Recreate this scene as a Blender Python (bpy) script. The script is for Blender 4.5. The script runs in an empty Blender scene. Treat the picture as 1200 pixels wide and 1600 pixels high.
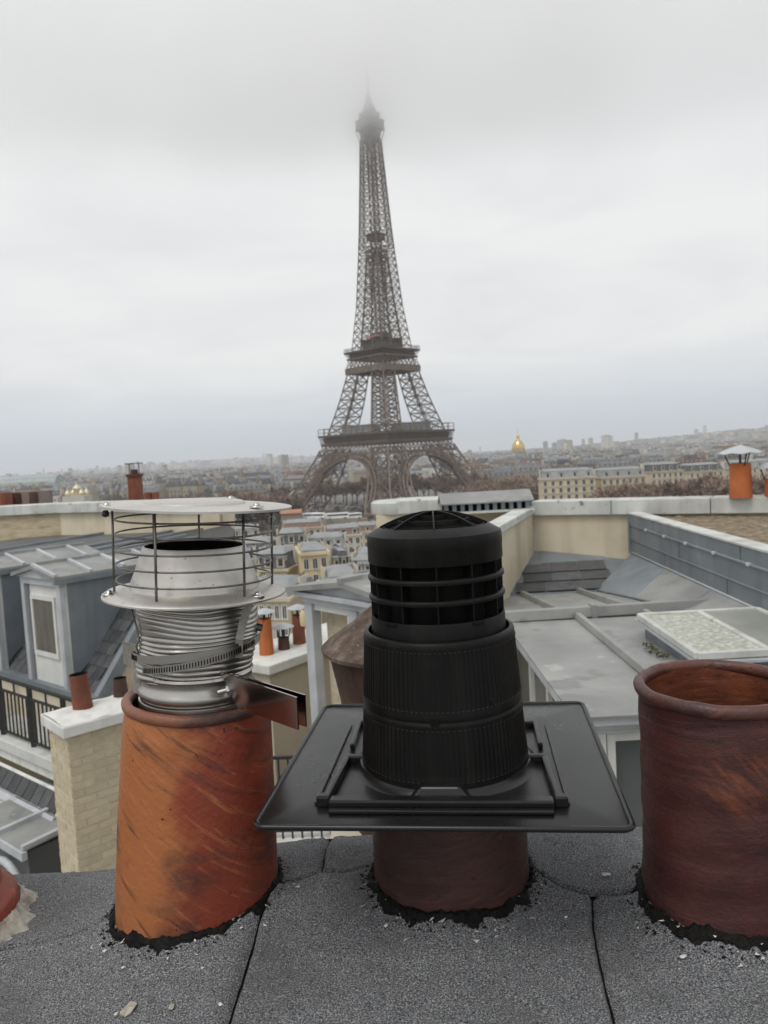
import bpy, math, random
from mathutils import Vector, Matrix, noise

# ------------------------------------------------------------------ camera, sky, sun, exposure
scene = bpy.context.scene
EYE = 40.0                                   # height of the lens above the plain, metres
PITCH, ROLL, FPX = math.radians(4.19), math.radians(3.1), 1202.0
_f = Vector((0, math.cos(PITCH), -math.sin(PITCH)))
_u0 = Vector((0, math.sin(PITCH), math.cos(PITCH)))
_r = Vector((1, 0, 0)) * math.cos(ROLL) - _u0 * math.sin(ROLL)
_u = _u0 * math.cos(ROLL) + Vector((1, 0, 0)) * math.sin(ROLL)
cam_d = bpy.data.cameras.new('camera')
cam = bpy.data.objects.new('camera', cam_d)
scene.collection.objects.link(cam)
cam.matrix_world = Matrix(((_r.x, _u.x, -_f.x, 0), (_r.y, _u.y, -_f.y, 0), (_r.z, _u.z, -_f.z, EYE), (0, 0, 0, 1)))
cam_d.sensor_width = 36.0
cam_d.sensor_fit = 'AUTO'
cam_d.lens = FPX / 1600 * 36
cam_d.clip_start = 0.05
cam_d.clip_end = 40000
cam_d.dof.use_dof = True                      # the photograph is focused on the pots
cam_d.dof.focus_distance = 1.28
cam_d.dof.aperture_fstop = cam_d.lens / 3.0
scene.camera = cam

SUN_EL, SUN_AZ = math.radians(58), math.radians(215)     # veiled sun, behind the camera to the left
world = bpy.data.worlds.new('World')
scene.world = world
world.use_nodes = True
wt = world.node_tree
wt.nodes.clear()
def wn(t, **k):
    n = wt.nodes.new(t)
    for a, b in k.items(): setattr(n, a, b)
    return n
def wmath(op, a, b=None, c=None):
    n = wn('ShaderNodeMath', operation=op)
    for i, x in enumerate((a, b, c)):
        if x is None: continue
        if isinstance(x, (int, float)): n.inputs[i].default_value = x
        else: wt.links.new(x, n.inputs[i])
    return n.outputs[0]
sky = wn('ShaderNodeTexSky', sky_type='NISHITA')
sky.sun_disc = False
sky.sun_elevation = SUN_EL
sky.sun_rotation = SUN_AZ
tc = wn('ShaderNodeTexCoord')
sep = wn('ShaderNodeSeparateXYZ')
wt.links.new(tc.outputs['Generated'], sep.inputs[0])
zc = wmath('ADD', wmath('MAXIMUM', sep.outputs[2], 0.0), 0.16)
cmb = wn('ShaderNodeCombineXYZ')
wt.links.new(wmath('DIVIDE', sep.outputs[0], zc), cmb.inputs[0])
wt.links.new(wmath('DIVIDE', sep.outputs[1], zc), cmb.inputs[1])
n1 = wn('ShaderNodeTexNoise'); n1.inputs['Scale'].default_value = 1.25; n1.inputs['Detail'].default_value = 5; n1.inputs['Roughness'].default_value = 0.5; n1.inputs['Distortion'].default_value = 0.5
mp = wn('ShaderNodeMapping'); mp.inputs['Location'].default_value = (3.1, 1.7, 0); mp.inputs['Scale'].default_value = (1.0, 1.25, 1)
wt.links.new(cmb.outputs[0], mp.inputs[0]); wt.links.new(mp.outputs[0], n1.inputs['Vector'])
cr = wn('ShaderNodeValToRGB')
cr.color_ramp.elements[0].position = 0.28; cr.color_ramp.elements[0].color = (8.25, 8.3, 8.35, 1)
cr.color_ramp.elements[1].position = 0.62; cr.color_ramp.elements[1].color = (9.4, 9.4, 9.25, 1)
wt.links.new(n1.outputs['Fac'], cr.inputs[0])
mr = wn('ShaderNodeMapRange'); mr.interpolation_type = 'SMOOTHSTEP'     # the cloud deck thins to blue-grey air low over the horizon
mr.inputs['From Min'].default_value = -0.01; mr.inputs['From Max'].default_value = 0.13
mr.inputs['To Min'].default_value = 0.92; mr.inputs['To Max'].default_value = 0.0
wt.links.new(sep.outputs[2], mr.inputs['Value'])
mx = wn('ShaderNodeMix', data_type='RGBA'); mx.inputs['B'].default_value = (5.2, 6.1, 7.1, 1)
wt.links.new(mr.outputs[0], mx.inputs['Factor']); wt.links.new(cr.outputs[0], mx.inputs['A'])
mx2 = wn('ShaderNodeMix', data_type='RGBA'); mx2.inputs['Factor'].default_value = 0.94
wt.links.new(sky.outputs[0], mx2.inputs['A']); wt.links.new(mx.outputs['Result'], mx2.inputs['B'])
bg = wn('ShaderNodeBackground'); bg.inputs['Strength'].default_value = 0.1
wt.links.new(mx2.outputs['Result'], bg.inputs['Color'])
wo = wn('ShaderNodeOutputWorld'); wt.links.new(bg.outputs[0], wo.inputs[0])

sun_d = bpy.data.lights.new('sun', 'SUN')
sun_d.energy = 1.3; sun_d.angle = math.radians(28); sun_d.color = (1.0, 0.97, 0.92)
sun = bpy.data.objects.new('sun', sun_d)
scene.collection.objects.link(sun)
_sd = Vector((math.sin(SUN_AZ) * math.cos(SUN_EL), math.cos(SUN_AZ) * math.cos(SUN_EL), math.sin(SUN_EL)))
sun.rotation_euler = _sd.to_track_quat('Z', 'Y').to_euler()
sun.location = (0, 0, 60)
scene.view_settings.view_transform = 'Standard'
scene.view_settings.look = 'None'
scene.view_settings.exposure = 0.0
scene.view_settings.gamma = 1.0
scene.view_settings.use_curve_mapping = False
scene.cycles.volume_bounces = 24
scene.cycles.max_bounces = 26
scene.cycles.diffuse_bounces = 3
scene.cycles.glossy_bounces = 3
scene.cycles.volume_step_rate = 1.0
scene.cycles.use_denoising = True

# ------------------------------------------------------------------ helpers
random.seed(11)
COL = scene.collection
ORG = {}
def V(x, y, z): return Vector((x, y, EYE + z))          # metres from the lens: right, forward, up
def ray(u, v): return _f + _r * ((u - 600) / FPX) + _u * ((800 - v) / FPX)
def at(u, v, y):                                          # survey: a bearing read off the photograph and a real distance in front of the lens
    d = ray(u, v); p = d * (y / d.y); return Vector((p.x, p.y, EYE + p.z))
def flat(u, v, z):                                        # the same, met at a real height below the lens
    d = ray(u, v); p = d * (z / d.z); return Vector((p.x, p.y, EYE + p.z))
def lerp(a, b, t): return a + (b - a) * t
def interp(tab, x):
    if x <= tab[0][0]: return tab[0][1]
    for (x0, y0), (x1, y1) in zip(tab, tab[1:]):
        if x <= x1: return y0 + (y1 - y0) * (x - x0) / (x1 - x0)
    return tab[-1][1]
def sm(a, b, x):
    t = min(1, max(0, (x - a) / (b - a))); return t * t * (3 - 2 * t)

class MB:
    def __init__(s): s.v = []; s.f = []; s.m = []
    def add(s, vs, fs, mi=0):
        b = len(s.v); s.v += [Vector(p) for p in vs]
        for f in fs: s.f.append(tuple(b + i for i in f)); s.m.append(mi)
        return s
    def box(s, c, d, R=None, mi=0):
        c = Vector(c); pts = []
        for sx, sy, sz in ((-1,-1,-1),(1,-1,-1),(1,1,-1),(-1,1,-1),(-1,-1,1),(1,-1,1),(1,1,1),(-1,1,1)):
            p = Vector((sx * d[0] / 2, sy * d[1] / 2, sz * d[2] / 2))
            pts.append(c + (R @ p if R else p))
        return s.add(pts, [(0,3,2,1),(4,5,6,7),(0,1,5,4),(1,2,6,5),(2,3,7,6),(3,0,4,7)], mi)
    def bar(s, a, b, w, h=None, up=(0, 0, 1), mi=0):
        a, b = Vector(a), Vector(b); h = h or w; d = b - a; L = d.length
        if L < 1e-9: return s
        d /= L; up = Vector(up)
        if abs(d.dot(up)) > 0.99: up = Vector((1, 0, 0)) if abs(d.x) < 0.9 else Vector((0, 1, 0))
        x = d.cross(up).normalized(); z = x.cross(d)
        R = Matrix((x, d, z)).transposed()
        return s.box((a + b) / 2, (w, L, h), R, mi)
    def hexa(s, q, mi=0):           # 8 corners: bottom ring 4, top ring 4 (counter-clockwise from above)
        return s.add(q, [(0,3,2,1),(4,5,6,7),(0,1,5,4),(1,2,6,5),(2,3,7,6),(3,0,4,7)], mi)
    def prism(s, poly, vec, mi=0):  # poly extruded along vec
        n = len(poly); poly = [Vector(p) for p in poly]; vec = Vector(vec)
        fs = [tuple(range(n - 1, -1, -1)), tuple(range(n, 2 * n))]
        fs += [(i, (i + 1) % n, n + (i + 1) % n, n + i) for i in range(n)]
        return s.add(poly + [p + vec for p in poly], fs, mi)
    def tube(s, pts, r, n=8, closed=False, caps=True, mi=0):
        pts = [Vector(p) for p in pts]; m = len(pts); rings = []; pu = None
        for i, p in enumerate(pts):
            if closed: t = pts[(i + 1) % m] - pts[i - 1]
            else: t = pts[min(i + 1, m - 1)] - pts[max(i - 1, 0)]
            t.normalize()
            if pu is None:
                pu = Vector((0, 0, 1)) if abs(t.z) < 0.9 else Vector((1, 0, 0))
            x = t.cross(pu).normalized(); pu = x.cross(t).normalized()
            rr = r[i] if isinstance(r, (list, tuple)) else r
            rings.append([p + (x * math.cos(2 * math.pi * k / n) + pu * math.sin(2 * math.pi * k / n)) * rr for k in range(n)])
        vs = [q for ring in rings for q in ring]; fs = []
        for i in range(m if closed else m - 1):
            j = (i + 1) % m
            for k in range(n):
                fs.append((i * n + k, i * n + (k + 1) % n, j * n + (k + 1) % n, j * n + k))
        if caps and not closed:
            fs.append(tuple(range(n - 1, -1, -1))); fs.append(tuple((m - 1) * n + k for k in range(n)))
        return s.add(vs, fs, mi)
    def lathe(s, prof, n=48, c=(0, 0, 0), fn=None, closed=False, mi=0, a0=0, a1=2 * math.pi):
        c = Vector(c); vs = []; full = abs(a1 - a0 - 2 * math.pi) < 1e-6; cols = n if full else n + 1
        for i, (r, z) in enumerate(prof):
            for k in range(cols):
                a = a0 + (a1 - a0) * k / n
                rr, zz = (fn(r, z, a, i) if fn else (r, z))
                vs.append(c + Vector((rr * math.cos(a), rr * math.sin(a), zz)))
        fs = []; m = len(prof)
        for i in range(m if closed else m - 1):
            j = (i + 1) % m
            for k in range(n):
                k2 = (k + 1) % cols
                fs.append((i * cols + k, i * cols + k2, j * cols + k2, j * cols + k))
        return s.add(vs, fs, mi)
    def grid(s, P, nu, nv, mi=0):   # P(i, j) -> point
        vs = [P(i / nu, j / nv) for j in range(nv + 1) for i in range(nu + 1)]
        fs = [(j * (nu + 1) + i, j * (nu + 1) + i + 1, (j + 1) * (nu + 1) + i + 1, (j + 1) * (nu + 1) + i) for j in range(nv) for i in range(nu)]
        return s.add(vs, fs, mi)
    def mesh(s, name, org=(0, 0, 0)):
        o = Vector(org); me = bpy.data.meshes.new(name)
        me.from_pydata([tuple(p - o) for p in s.v], [], s.f)
        if any(s.m): me.polygons.foreach_set('material_index', s.m)
        me.update(); return me
    def build(s, name, mats, parent=None, smooth=False, local=False, org=None, bevel=0, label=None, cat=None, group=None, kind=None):
        if local: o = Vector((0, 0, 0))
        elif parent is not None: o = ORG[parent.name]
        elif org is not None: o = Vector(org)
        else:
            xs = [p.x for p in s.v]; ys = [p.y for p in s.v]; zs = [p.z for p in s.v]
            o = Vector(((min(xs) + max(xs)) / 2, (min(ys) + max(ys)) / 2, min(zs)))
        ob = bpy.data.objects.new(name, s.mesh(name, o)); COL.objects.link(ob)
        for m in (mats if isinstance(mats, (list, tuple)) else [mats]): ob.data.materials.append(m)
        if smooth:
            ob.data.polygons.foreach_set('use_smooth', [True] * len(ob.data.polygons))
            if smooth is not True: ob.data.set_sharp_from_angle(angle=math.radians(smooth))
        if parent is not None: ob.parent = parent
        else: ob.location = o
        ORG[ob.name] = o if not (local and parent is None) else Vector((0, 0, 0))
        if bevel:
            b = ob.modifiers.new('bevel', 'BEVEL'); b.width = bevel; b.segments = 2; b.limit_method = 'ANGLE'
        tag(ob, label, cat, group, kind); return ob
def tag(o, label=None, cat=None, group=None, kind=None):
    for k, x in (('label', label), ('category', cat), ('group', group), ('kind', kind)):
        if x: o[k] = x
    return o
def thing(name, loc, label, cat, group=None, rot=None):
    o = bpy.data.objects.new(name, None); COL.objects.link(o); o.empty_display_size = 0.1
    o.location = loc
    if rot is not None: o.rotation_euler = rot
    ORG[o.name] = Vector(loc); return tag(o, label, cat, group)
def link_copy(src, parent, loc, rot=None, scale=None):     # a like piece sharing its mesh
    c = src.copy(); COL.objects.link(c); c.parent = parent; c.location = loc
    if rot is not None: c.rotation_euler = rot
    if scale is not None: c.scale = scale
    return c
def copy_tree(o, loc, rotz=0, s=None):
    c = o.copy(); COL.objects.link(c); c.location = loc; c.rotation_euler = (0, 0, rotz)
    if s: c.scale = s
    for ch in [x for x in o.children]:
        d = ch.copy(); COL.objects.link(d); d.parent = c
    return c

# ------------------------------------------------------------------ materials
def mat(name, stops, scale=4, rough=0.8, metal=0.0, bump=0.0, bscale=None, stretch=(1, 1, 1), detail=6, spec=0.5, dist=0.0,
        fleck=None, random_tint=0.0, rot=(0, 0, 0), nrough=0.6, rvar=0.0, bdist=0.01, streak=None):
    """noise-driven base colour: stops = [(pos, rgb), ...]; fleck = (scale, threshold, rgb) small marks; streak = (rgb, scale, amount) runs of dirt"""
    m = bpy.data.materials.new(name); m.use_nodes = True; t = m.node_tree; N = t.nodes; L = t.links
    b = N['Principled BSDF']; b.inputs['Metallic'].default_value = metal; b.inputs['Roughness'].default_value = rough
    b.inputs['Specular IOR Level'].default_value = spec
    tc = N.new('ShaderNodeTexCoord'); mp = N.new('ShaderNodeMapping'); mp.inputs['Scale'].default_value = stretch; mp.inputs['Rotation'].default_value = rot
    L.new(tc.outputs['Object'], mp.inputs[0])
    vec = mp.outputs[0]
    if random_tint:
        oi = N.new('ShaderNodeObjectInfo'); va = N.new('ShaderNodeVectorMath'); va.operation = 'MULTIPLY_ADD'
        cx = N.new('ShaderNodeCombineXYZ')
        for k in range(3): L.new(oi.outputs['Random'], cx.inputs[k])
        va.inputs[1].default_value = (37, 53, 71); L.new(cx.outputs[0], va.inputs[0]); L.new(vec, va.inputs[2]); vec = va.outputs[0]
    nz = N.new('ShaderNodeTexNoise'); nz.inputs['Scale'].default_value = scale; nz.inputs['Detail'].default_value = detail
    nz.inputs['Roughness'].default_value = nrough; nz.inputs['Distortion'].default_value = dist
    L.new(vec, nz.inputs['Vector'])
    cr = N.new('ShaderNodeValToRGB'); E = cr.color_ramp.elements
    while len(E) < len(stops): E.new(0.5)
    for e, (p, c) in zip(E, stops): e.position = p; e.color = (*c, 1)
    L.new(nz.outputs['Fac'], cr.inputs[0]); col = cr.outputs[0]
    def mixin(col, fac, rgb):
        mx = N.new('ShaderNodeMix'); mx.data_type = 'RGBA'; mx.inputs['B'].default_value = (*rgb, 1)
        L.new(col, mx.inputs['A']); L.new(fac, mx.inputs['Factor']); return mx.outputs['Result']
    if streak:
        rgb, sc, amt = streak
        m2 = N.new('ShaderNodeMapping'); m2.inputs['Scale'].default_value = (sc, sc, sc * 0.08); L.new(tc.outputs['Object'], m2.inputs[0])
        n2 = N.new('ShaderNodeTexNoise'); n2.inputs['Scale'].default_value = 1; n2.inputs['Detail'].default_value = 4; L.new(m2.outputs[0], n2.inputs['Vector'])
        r2 = N.new('ShaderNodeMapRange'); r2.inputs['From Min'].default_value = 0.5; r2.inputs['From Max'].default_value = 0.75; r2.inputs['To Max'].default_value = amt
        L.new(n2.outputs['Fac'], r2.inputs['Value']); col = mixin(col, r2.outputs[0], rgb)
    for fl in (fleck or []):
        sc, th, rgb = fl
        n2 = N.new('ShaderNodeTexNoise'); n2.inputs['Scale'].default_value = sc; n2.inputs['Detail'].default_value = 3; L.new(tc.outputs['Object'], n2.inputs['Vector'])
        r2 = N.new('ShaderNodeMapRange'); r2.inputs['From Min'].default_value = th; r2.inputs['From Max'].default_value = th + 0.05
        L.new(n2.outputs['Fac'], r2.inputs['Value']); col = mixin(col, r2.outputs[0], rgb)
    if random_tint:
        hs = N.new('ShaderNodeHueSaturation'); r3 = N.new('ShaderNodeMapRange')
        r3.inputs['To Min'].default_value = 1 - random_tint; r3.inputs['To Max'].default_value = 1 + random_tint
        L.new(oi.outputs['Random'], r3.inputs['Value']); L.new(r3.outputs[0], hs.inputs['Value']); L.new(col, hs.inputs['Color']); col = hs.outputs[0]
    L.new(col, b.inputs['Base Color'])
    if rvar:
        r4 = N.new('ShaderNodeMapRange'); r4.inputs['To Min'].default_value = max(0, rough - rvar); r4.inputs['To Max'].default_value = min(1, rough + rvar)
        L.new(nz.outputs['Fac'], r4.inputs['Value']); L.new(r4.outputs[0], b.inputs['Roughness'])
    if bump:
        nb = N.new('ShaderNodeTexNoise'); nb.inputs['Scale'].default_value = bscale or scale * 6; nb.inputs['Detail'].default_value = 5
        L.new(vec, nb.inputs['Vector'])
        bp = N.new('ShaderNodeBump'); bp.inputs['Strength'].default_value = bump; bp.inputs['Distance'].default_value = bdist
        L.new(nb.outputs['Fac'], bp.inputs['Height']); L.new(bp.outputs[0], b.inputs['Normal'])
    return m
def g(v, w=0.0): return (v * (1 + w), v, v * (1 - w))

FELT = mat('mineral_felt', [(0.30, (0.024, 0.024, 0.026)), (0.44, (0.098, 0.101, 0.108)), (0.58, (0.22, 0.225, 0.235)), (0.70, (0.46, 0.455, 0.445))],
           scale=430, rough=0.95, bump=0.8, bscale=430, detail=2, spec=0.2, bdist=0.004, streak=((0.085, 0.085, 0.08), 7, 0.5), fleck=[(420, 0.70, (0.46, 0.44, 0.38))])
TAR = mat('tar', [(0.3, (0.003, 0.003, 0.003)), (0.65, (0.012, 0.011, 0.010))], scale=60, rough=0.6, bump=0.7, bscale=140, spec=0.12, bdist=0.006)
CHIP = mat('pale_chip', [(0.3, (0.42, 0.41, 0.38)), (0.7, (0.75, 0.74, 0.70))], scale=80, rough=0.8)
MORTAR = mat('cracked_mortar', [(0.25, (0.10, 0.09, 0.075)), (0.45, (0.36, 0.33, 0.28)), (0.7, (0.52, 0.49, 0.43))], scale=40, rough=0.95, bump=1, bscale=90, bdist=0.006)
STEEL = mat('stainless_steel', [(0.3, (0.40, 0.38, 0.355)), (0.7, (0.56, 0.54, 0.51))], scale=6, rough=0.30, metal=1.0, rvar=0.1, stretch=(1, 1, 3), bump=0.05, bscale=220, bdist=0.002)
STEEL_MATT = mat('weathered_stainless', [(0.3, (0.50, 0.475, 0.44)), (0.7, (0.68, 0.655, 0.615))], scale=9, rough=0.42, metal=0.85, rvar=0.12, bump=0.12, bscale=90, bdist=0.001,
                 fleck=[(130, 0.68, (0.22, 0.20, 0.17))])
WIRE = mat('dull_wire', [(0.3, (0.10, 0.09, 0.08)), (0.7, (0.24, 0.22, 0.20))], scale=40, rough=0.4, metal=0.8)
MIRROR = mat('polished_plate', [(0.3, (0.33, 0.30, 0.27)), (0.7, (0.44, 0.40, 0.37))], scale=5, rough=0.10, metal=1.0, rvar=0.06)
GALV = mat('galvanised_plate', [(0.3, (0.20, 0.185, 0.16)), (0.7, (0.42, 0.40, 0.36))], scale=45, rough=0.5, metal=0.6, bump=0.1, bscale=100)
BLACK = mat('black_moulded_plastic', [(0.3, (0.0055, 0.0052, 0.005)), (0.7, (0.009, 0.0085, 0.008))], scale=20, rough=0.45, spec=0.17, streak=((0.022, 0.021, 0.019), 30, 0.45), bump=0.06, bscale=900, bdist=0.001, rvar=0.06)
BLACK_GLOSS = mat('black_sheet_plastic', [(0.3, (0.007, 0.007, 0.007)), (0.7, (0.012, 0.012, 0.012))], scale=7, rough=0.30, spec=0.42, rvar=0.14, fleck=[(240, 0.73, (0.06, 0.06, 0.055)), (4, 0.66, (0.014, 0.014, 0.0135))], bump=0.03, bscale=300, bdist=0.001)
CAVITY = mat('soot_and_opening_shade', [(0.3, (0.004, 0.004, 0.004)), (0.7, (0.012, 0.011, 0.01))], scale=10, rough=0.9, spec=0.1)  # soot in flues; elsewhere dark colour standing for shade in openings

def terracotta(name, left, right, dark, amt_dark, seed, brush=(7, 7, 1.7), gx=True, tilt=0.6, patch=None):
    """fired clay: two body colours drifting round the pot, diagonal brushed streaks, smoky patches, pits"""
    m = bpy.data.materials.new(name); m.use_nodes = True; t = m.node_tree; N = t.nodes; L = t.links
    b = N['Principled BSDF']; b.inputs['Roughness'].default_value = 0.5; b.inputs['Specular IOR Level'].default_value = 0.45
    tc = N.new('ShaderNodeTexCoord')
    def nz(sc, det, mapscale=(1, 1, 1), rot=(0, 0, 0), off=0.0, dist=0.0):
        m0 = N.new('ShaderNodeMapping'); m0.inputs['Rotation'].default_value = rot; L.new(tc.outputs['Object'], m0.inputs[0])
        mp = N.new('ShaderNodeMapping'); mp.inputs['Scale'].default_value = mapscale; mp.inputs['Location'].default_value = (seed + off, seed * 2 + off, off)
        L.new(m0.outputs[0], mp.inputs[0])
        n = N.new('ShaderNodeTexNoise'); n.inputs['Scale'].default_value = sc; n.inputs['Detail'].default_value = det; n.inputs['Distortion'].default_value = dist
        n.inputs['Roughness'].default_value = 0.62
        L.new(mp.outputs[0], n.inputs['Vector']); return n.outputs['Fac']
    def mr(x, a, bb, c=0.0, d=1.0):
        n = N.new('ShaderNodeMapRange'); n.interpolation_type = 'SMOOTHSTEP'
        for k, val in (('From Min', a), ('From Max', bb), ('To Min', c), ('To Max', d)): n.inputs[k].default_value = val
        L.new(x, n.inputs['Value']); return n.outputs[0]
    def mth(op, x, y):
        n = N.new('ShaderNodeMath'); n.operation = op
        for i, q in enumerate((x, y)):
            if isinstance(q, (int, float)): n.inputs[i].default_value = q
            else: L.new(q, n.inputs[i])
        return n.outputs[0]
    def mix(f, A, B):
        n = N.new('ShaderNodeMix'); n.data_type = 'RGBA'; L.new(f, n.inputs['Factor'])
        for q, s in ((A, 'A'), (B, 'B')):
            if isinstance(q, tuple): n.inputs[s].default_value = (*q, 1)
            else: L.new(q, n.inputs[s])
        return n.outputs['Result']
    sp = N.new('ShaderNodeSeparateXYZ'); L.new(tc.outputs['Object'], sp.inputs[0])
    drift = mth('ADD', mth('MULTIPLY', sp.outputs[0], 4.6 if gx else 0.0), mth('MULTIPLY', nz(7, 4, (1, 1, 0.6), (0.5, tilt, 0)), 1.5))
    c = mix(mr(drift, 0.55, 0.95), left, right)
    streaks = nz(1, 6, (9, 9, 85), (0, tilt, 0), 5.0, 0.5)
    c = mix(mr(streaks, 0.54, 0.76, 0, 0.6), c, tuple(min(1, q * 1.5) for q in left))
    c = mix(mr(nz(1, 5, (8, 8, 62), (0, tilt * 0.8, 0), 9.0, 0.4), 0.52, 0.74, 0, 0.8), c, dark)
    c = mix(mr(nz(5, 5, (1, 1, 1.6), (0, 0, 0), 3.0), 0.50, 0.68, 0, amt_dark), c, dark)
    if patch:
        vd = N.new('ShaderNodeVectorMath'); vd.operation = 'DISTANCE'; vd.inputs[1].default_value = patch[:3]; L.new(tc.outputs['Object'], vd.inputs[0])
        near_ = mr(vd.outputs['Value'], patch[3], patch[3] * .25)
        brushed = mr(nz(1, 7, (12, 12, 60), (0, -.8, 0), 21.0, .5), .42, .72, 0, .62)
        c = mix(mth('MULTIPLY', near_, brushed), c, (0.30, 0.085, 0.03))
    c = mix(mr(nz(75, 2, (1, 1, 1), (0, 0, 0), 7.0), 0.71, 0.74), c, (0.012, 0.010, 0.009))
    c = mix(mr(nz(60, 4, (1, 1, 1), (0, 0, 0), 17.0), 0.72, 0.80, 0, 0.4), c, (0.42, 0.33, 0.26))
    L.new(c, b.inputs['Base Color'])
    L.new(mr(streaks, 0.3, 0.8, 0.36, 0.62), b.inputs['Roughness'])
    bp = N.new('ShaderNodeBump'); bp.inputs['Strength'].default_value = 0.45; bp.inputs['Distance'].default_value = 0.003
    L.new(mth('ADD', streaks, nz(110, 3)), bp.inputs['Height']); L.new(bp.outputs[0], b.inputs['Normal'])
    return m
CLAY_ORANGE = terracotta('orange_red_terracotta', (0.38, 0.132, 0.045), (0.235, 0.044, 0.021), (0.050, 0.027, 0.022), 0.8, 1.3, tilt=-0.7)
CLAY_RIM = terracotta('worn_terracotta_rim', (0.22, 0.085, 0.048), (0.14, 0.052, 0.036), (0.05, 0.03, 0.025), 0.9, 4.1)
CLAY_RIM_DK = terracotta('dark_worn_rim', (0.15, 0.050, 0.032), (0.085, 0.032, 0.026), (0.03, 0.018, 0.016), 0.9, 8.4, gx=False)
CLAY_BROWN = terracotta('brown_glazed_terracotta', (0.068, 0.028, 0.023), (0.048, 0.021, 0.018), (0.022, 0.012, 0.010), 0.5, 7.7, gx=False, tilt=0.15)
CLAY_DARK = terracotta('dark_red_terracotta', (0.078, 0.024, 0.0195), (0.054, 0.018, 0.0165), (0.026, 0.013, 0.012), 0.6, 2.9, gx=False, tilt=0.1, patch=(-.025, -.118, .295, .075))
CLAY_FAR = mat('plain_terracotta', [(0.3, (0.15, 0.045, 0.025)), (0.7, (0.26, 0.085, 0.045))], scale=6, rough=0.8, random_tint=0.15, streak=((0.06, 0.03, 0.02), 8, 0.5))
CLAY_FAR_ORANGE = mat('bright_orange_terracotta', [(0.3, (0.40, 0.11, 0.03)), (0.7, (0.52, 0.16, 0.05))], scale=5, rough=0.8, random_tint=0.1, streak=((0.2, 0.06, 0.02), 9, 0.5))
CLAY_FAR_DARK = mat('sooty_terracotta', [(0.3, (0.05, 0.028, 0.022)), (0.7, (0.12, 0.05, 0.035))], scale=6, rough=0.8, random_tint=0.15)

ZINC = mat('flat_zinc', [(0.25, (0.19, 0.192, 0.188)), (0.5, (0.305, 0.308, 0.298)), (0.75, (0.40, 0.398, 0.38))], scale=1.4, rough=0.5, metal=0.25, detail=8, rvar=0.15,
           streak=((0.24, 0.24, 0.23), 3, 0.4), bump=0.2, bscale=6, bdist=0.02, fleck=[(16, 0.72, (0.20, 0.19, 0.17)), (2.6, 0.60, (0.24, 0.242, 0.236)), (5.0, 0.66, (0.42, 0.42, 0.40)), (1.3, 0.58, (0.265, 0.267, 0.258)), (45, 0.73, (0.16, 0.15, 0.13))])
ZINC_BLUE = mat('blue_grey_zinc', [(0.25, (0.16, 0.185, 0.21)), (0.6, (0.235, 0.262, 0.285)), (0.8, (0.31, 0.335, 0.35))], scale=2.2, rough=0.5, metal=0.25, detail=7, rvar=0.12,
                streak=((0.12, 0.14, 0.16), 5, 0.5), bump=0.12, bscale=6, bdist=0.02)
ZINC_DARK = mat('dark_weathered_zinc', [(0.25, (0.075, 0.080, 0.088)), (0.6, (0.125, 0.132, 0.142)), (0.8, (0.19, 0.197, 0.205))], scale=1.6, rough=0.5, metal=0.2, detail=8, streak=((0.24, 0.245, 0.245), 2.5, 0.4), bump=.1, bscale=6)
ZINC_TRIM = mat('pale_painted_trim', [(0.3, (0.38, 0.40, 0.42)), (0.7, (0.52, 0.54, 0.56))], scale=3, rough=0.55, streak=((0.27, 0.28, 0.28), 6, 0.5))
WHITE = mat('white_render', [(0.25, (0.55, 0.55, 0.52)), (0.55, (0.70, 0.70, 0.67)), (0.8, (0.78, 0.78, 0.75))], scale=2.5, rough=0.9, bump=0.25, bscale=30, streak=((0.40, 0.40, 0.37), 6, 0.6), fleck=[(9, 0.70, (0.38, 0.38, 0.34))])
COPING = mat('weathered_coping', [(0.22, (0.36, 0.37, 0.35)), (0.5, (0.56, 0.57, 0.54)), (0.8, (0.70, 0.70, 0.67))], scale=2.0, rough=0.95, detail=9, bump=0.4, bscale=25, streak=((0.25, 0.25, 0.23), 4, 0.6),
             fleck=[(5, 0.68, (0.20, 0.21, 0.17))])
CREAM = mat('cream_render', [(0.22, (0.50, 0.43, 0.31)), (0.5, (0.64, 0.57, 0.43)), (0.8, (0.70, 0.64, 0.50))], scale=1.3, rough=0.95, detail=8, streak=((0.38, 0.31, 0.21), 3, 0.55), bump=0.2, bscale=20)
BEIGE = mat('beige_render', [(0.25, (0.42, 0.37, 0.29)), (0.7, (0.58, 0.52, 0.42))], scale=0.8, rough=0.95, detail=8, streak=((0.30, 0.26, 0.2), 2, 0.5))
BRICK = mat('cream_brick', [(0.25, (0.46, 0.385, 0.26)), (0.55, (0.56, 0.485, 0.345)), (0.8, (0.62, 0.545, 0.40))], scale=9, rough=0.95, random_tint=0.07, bump=0.4, bscale=50)
JOINT = mat('lime_joint', [(0.3, (0.54, 0.485, 0.37)), (0.7, (0.64, 0.59, 0.47))], scale=8, rough=0.95, bump=0.3, bscale=40)
SLATE = mat('dark_slate', [(0.25, (0.040, 0.042, 0.045)), (0.7, (0.085, 0.086, 0.088))], scale=7, rough=0.6, random_tint=0.3, bump=0.2, bscale=30)
IRON = mat('black_iron', [(0.3, (0.012, 0.012, 0.013)), (0.7, (0.03, 0.03, 0.03))], scale=20, rough=0.5)
STITCH = mat('raised_mould_marks', [(0.3, (0.03, 0.03, 0.029)), (0.7, (0.05, 0.05, 0.048))], scale=30, rough=.5, spec=.2)
GLASS = mat('window_glass', [(0.3, (0.030, 0.034, 0.036)), (0.7, (0.055, 0.060, 0.060))], scale=1.5, rough=0.12, spec=0.6)
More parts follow.
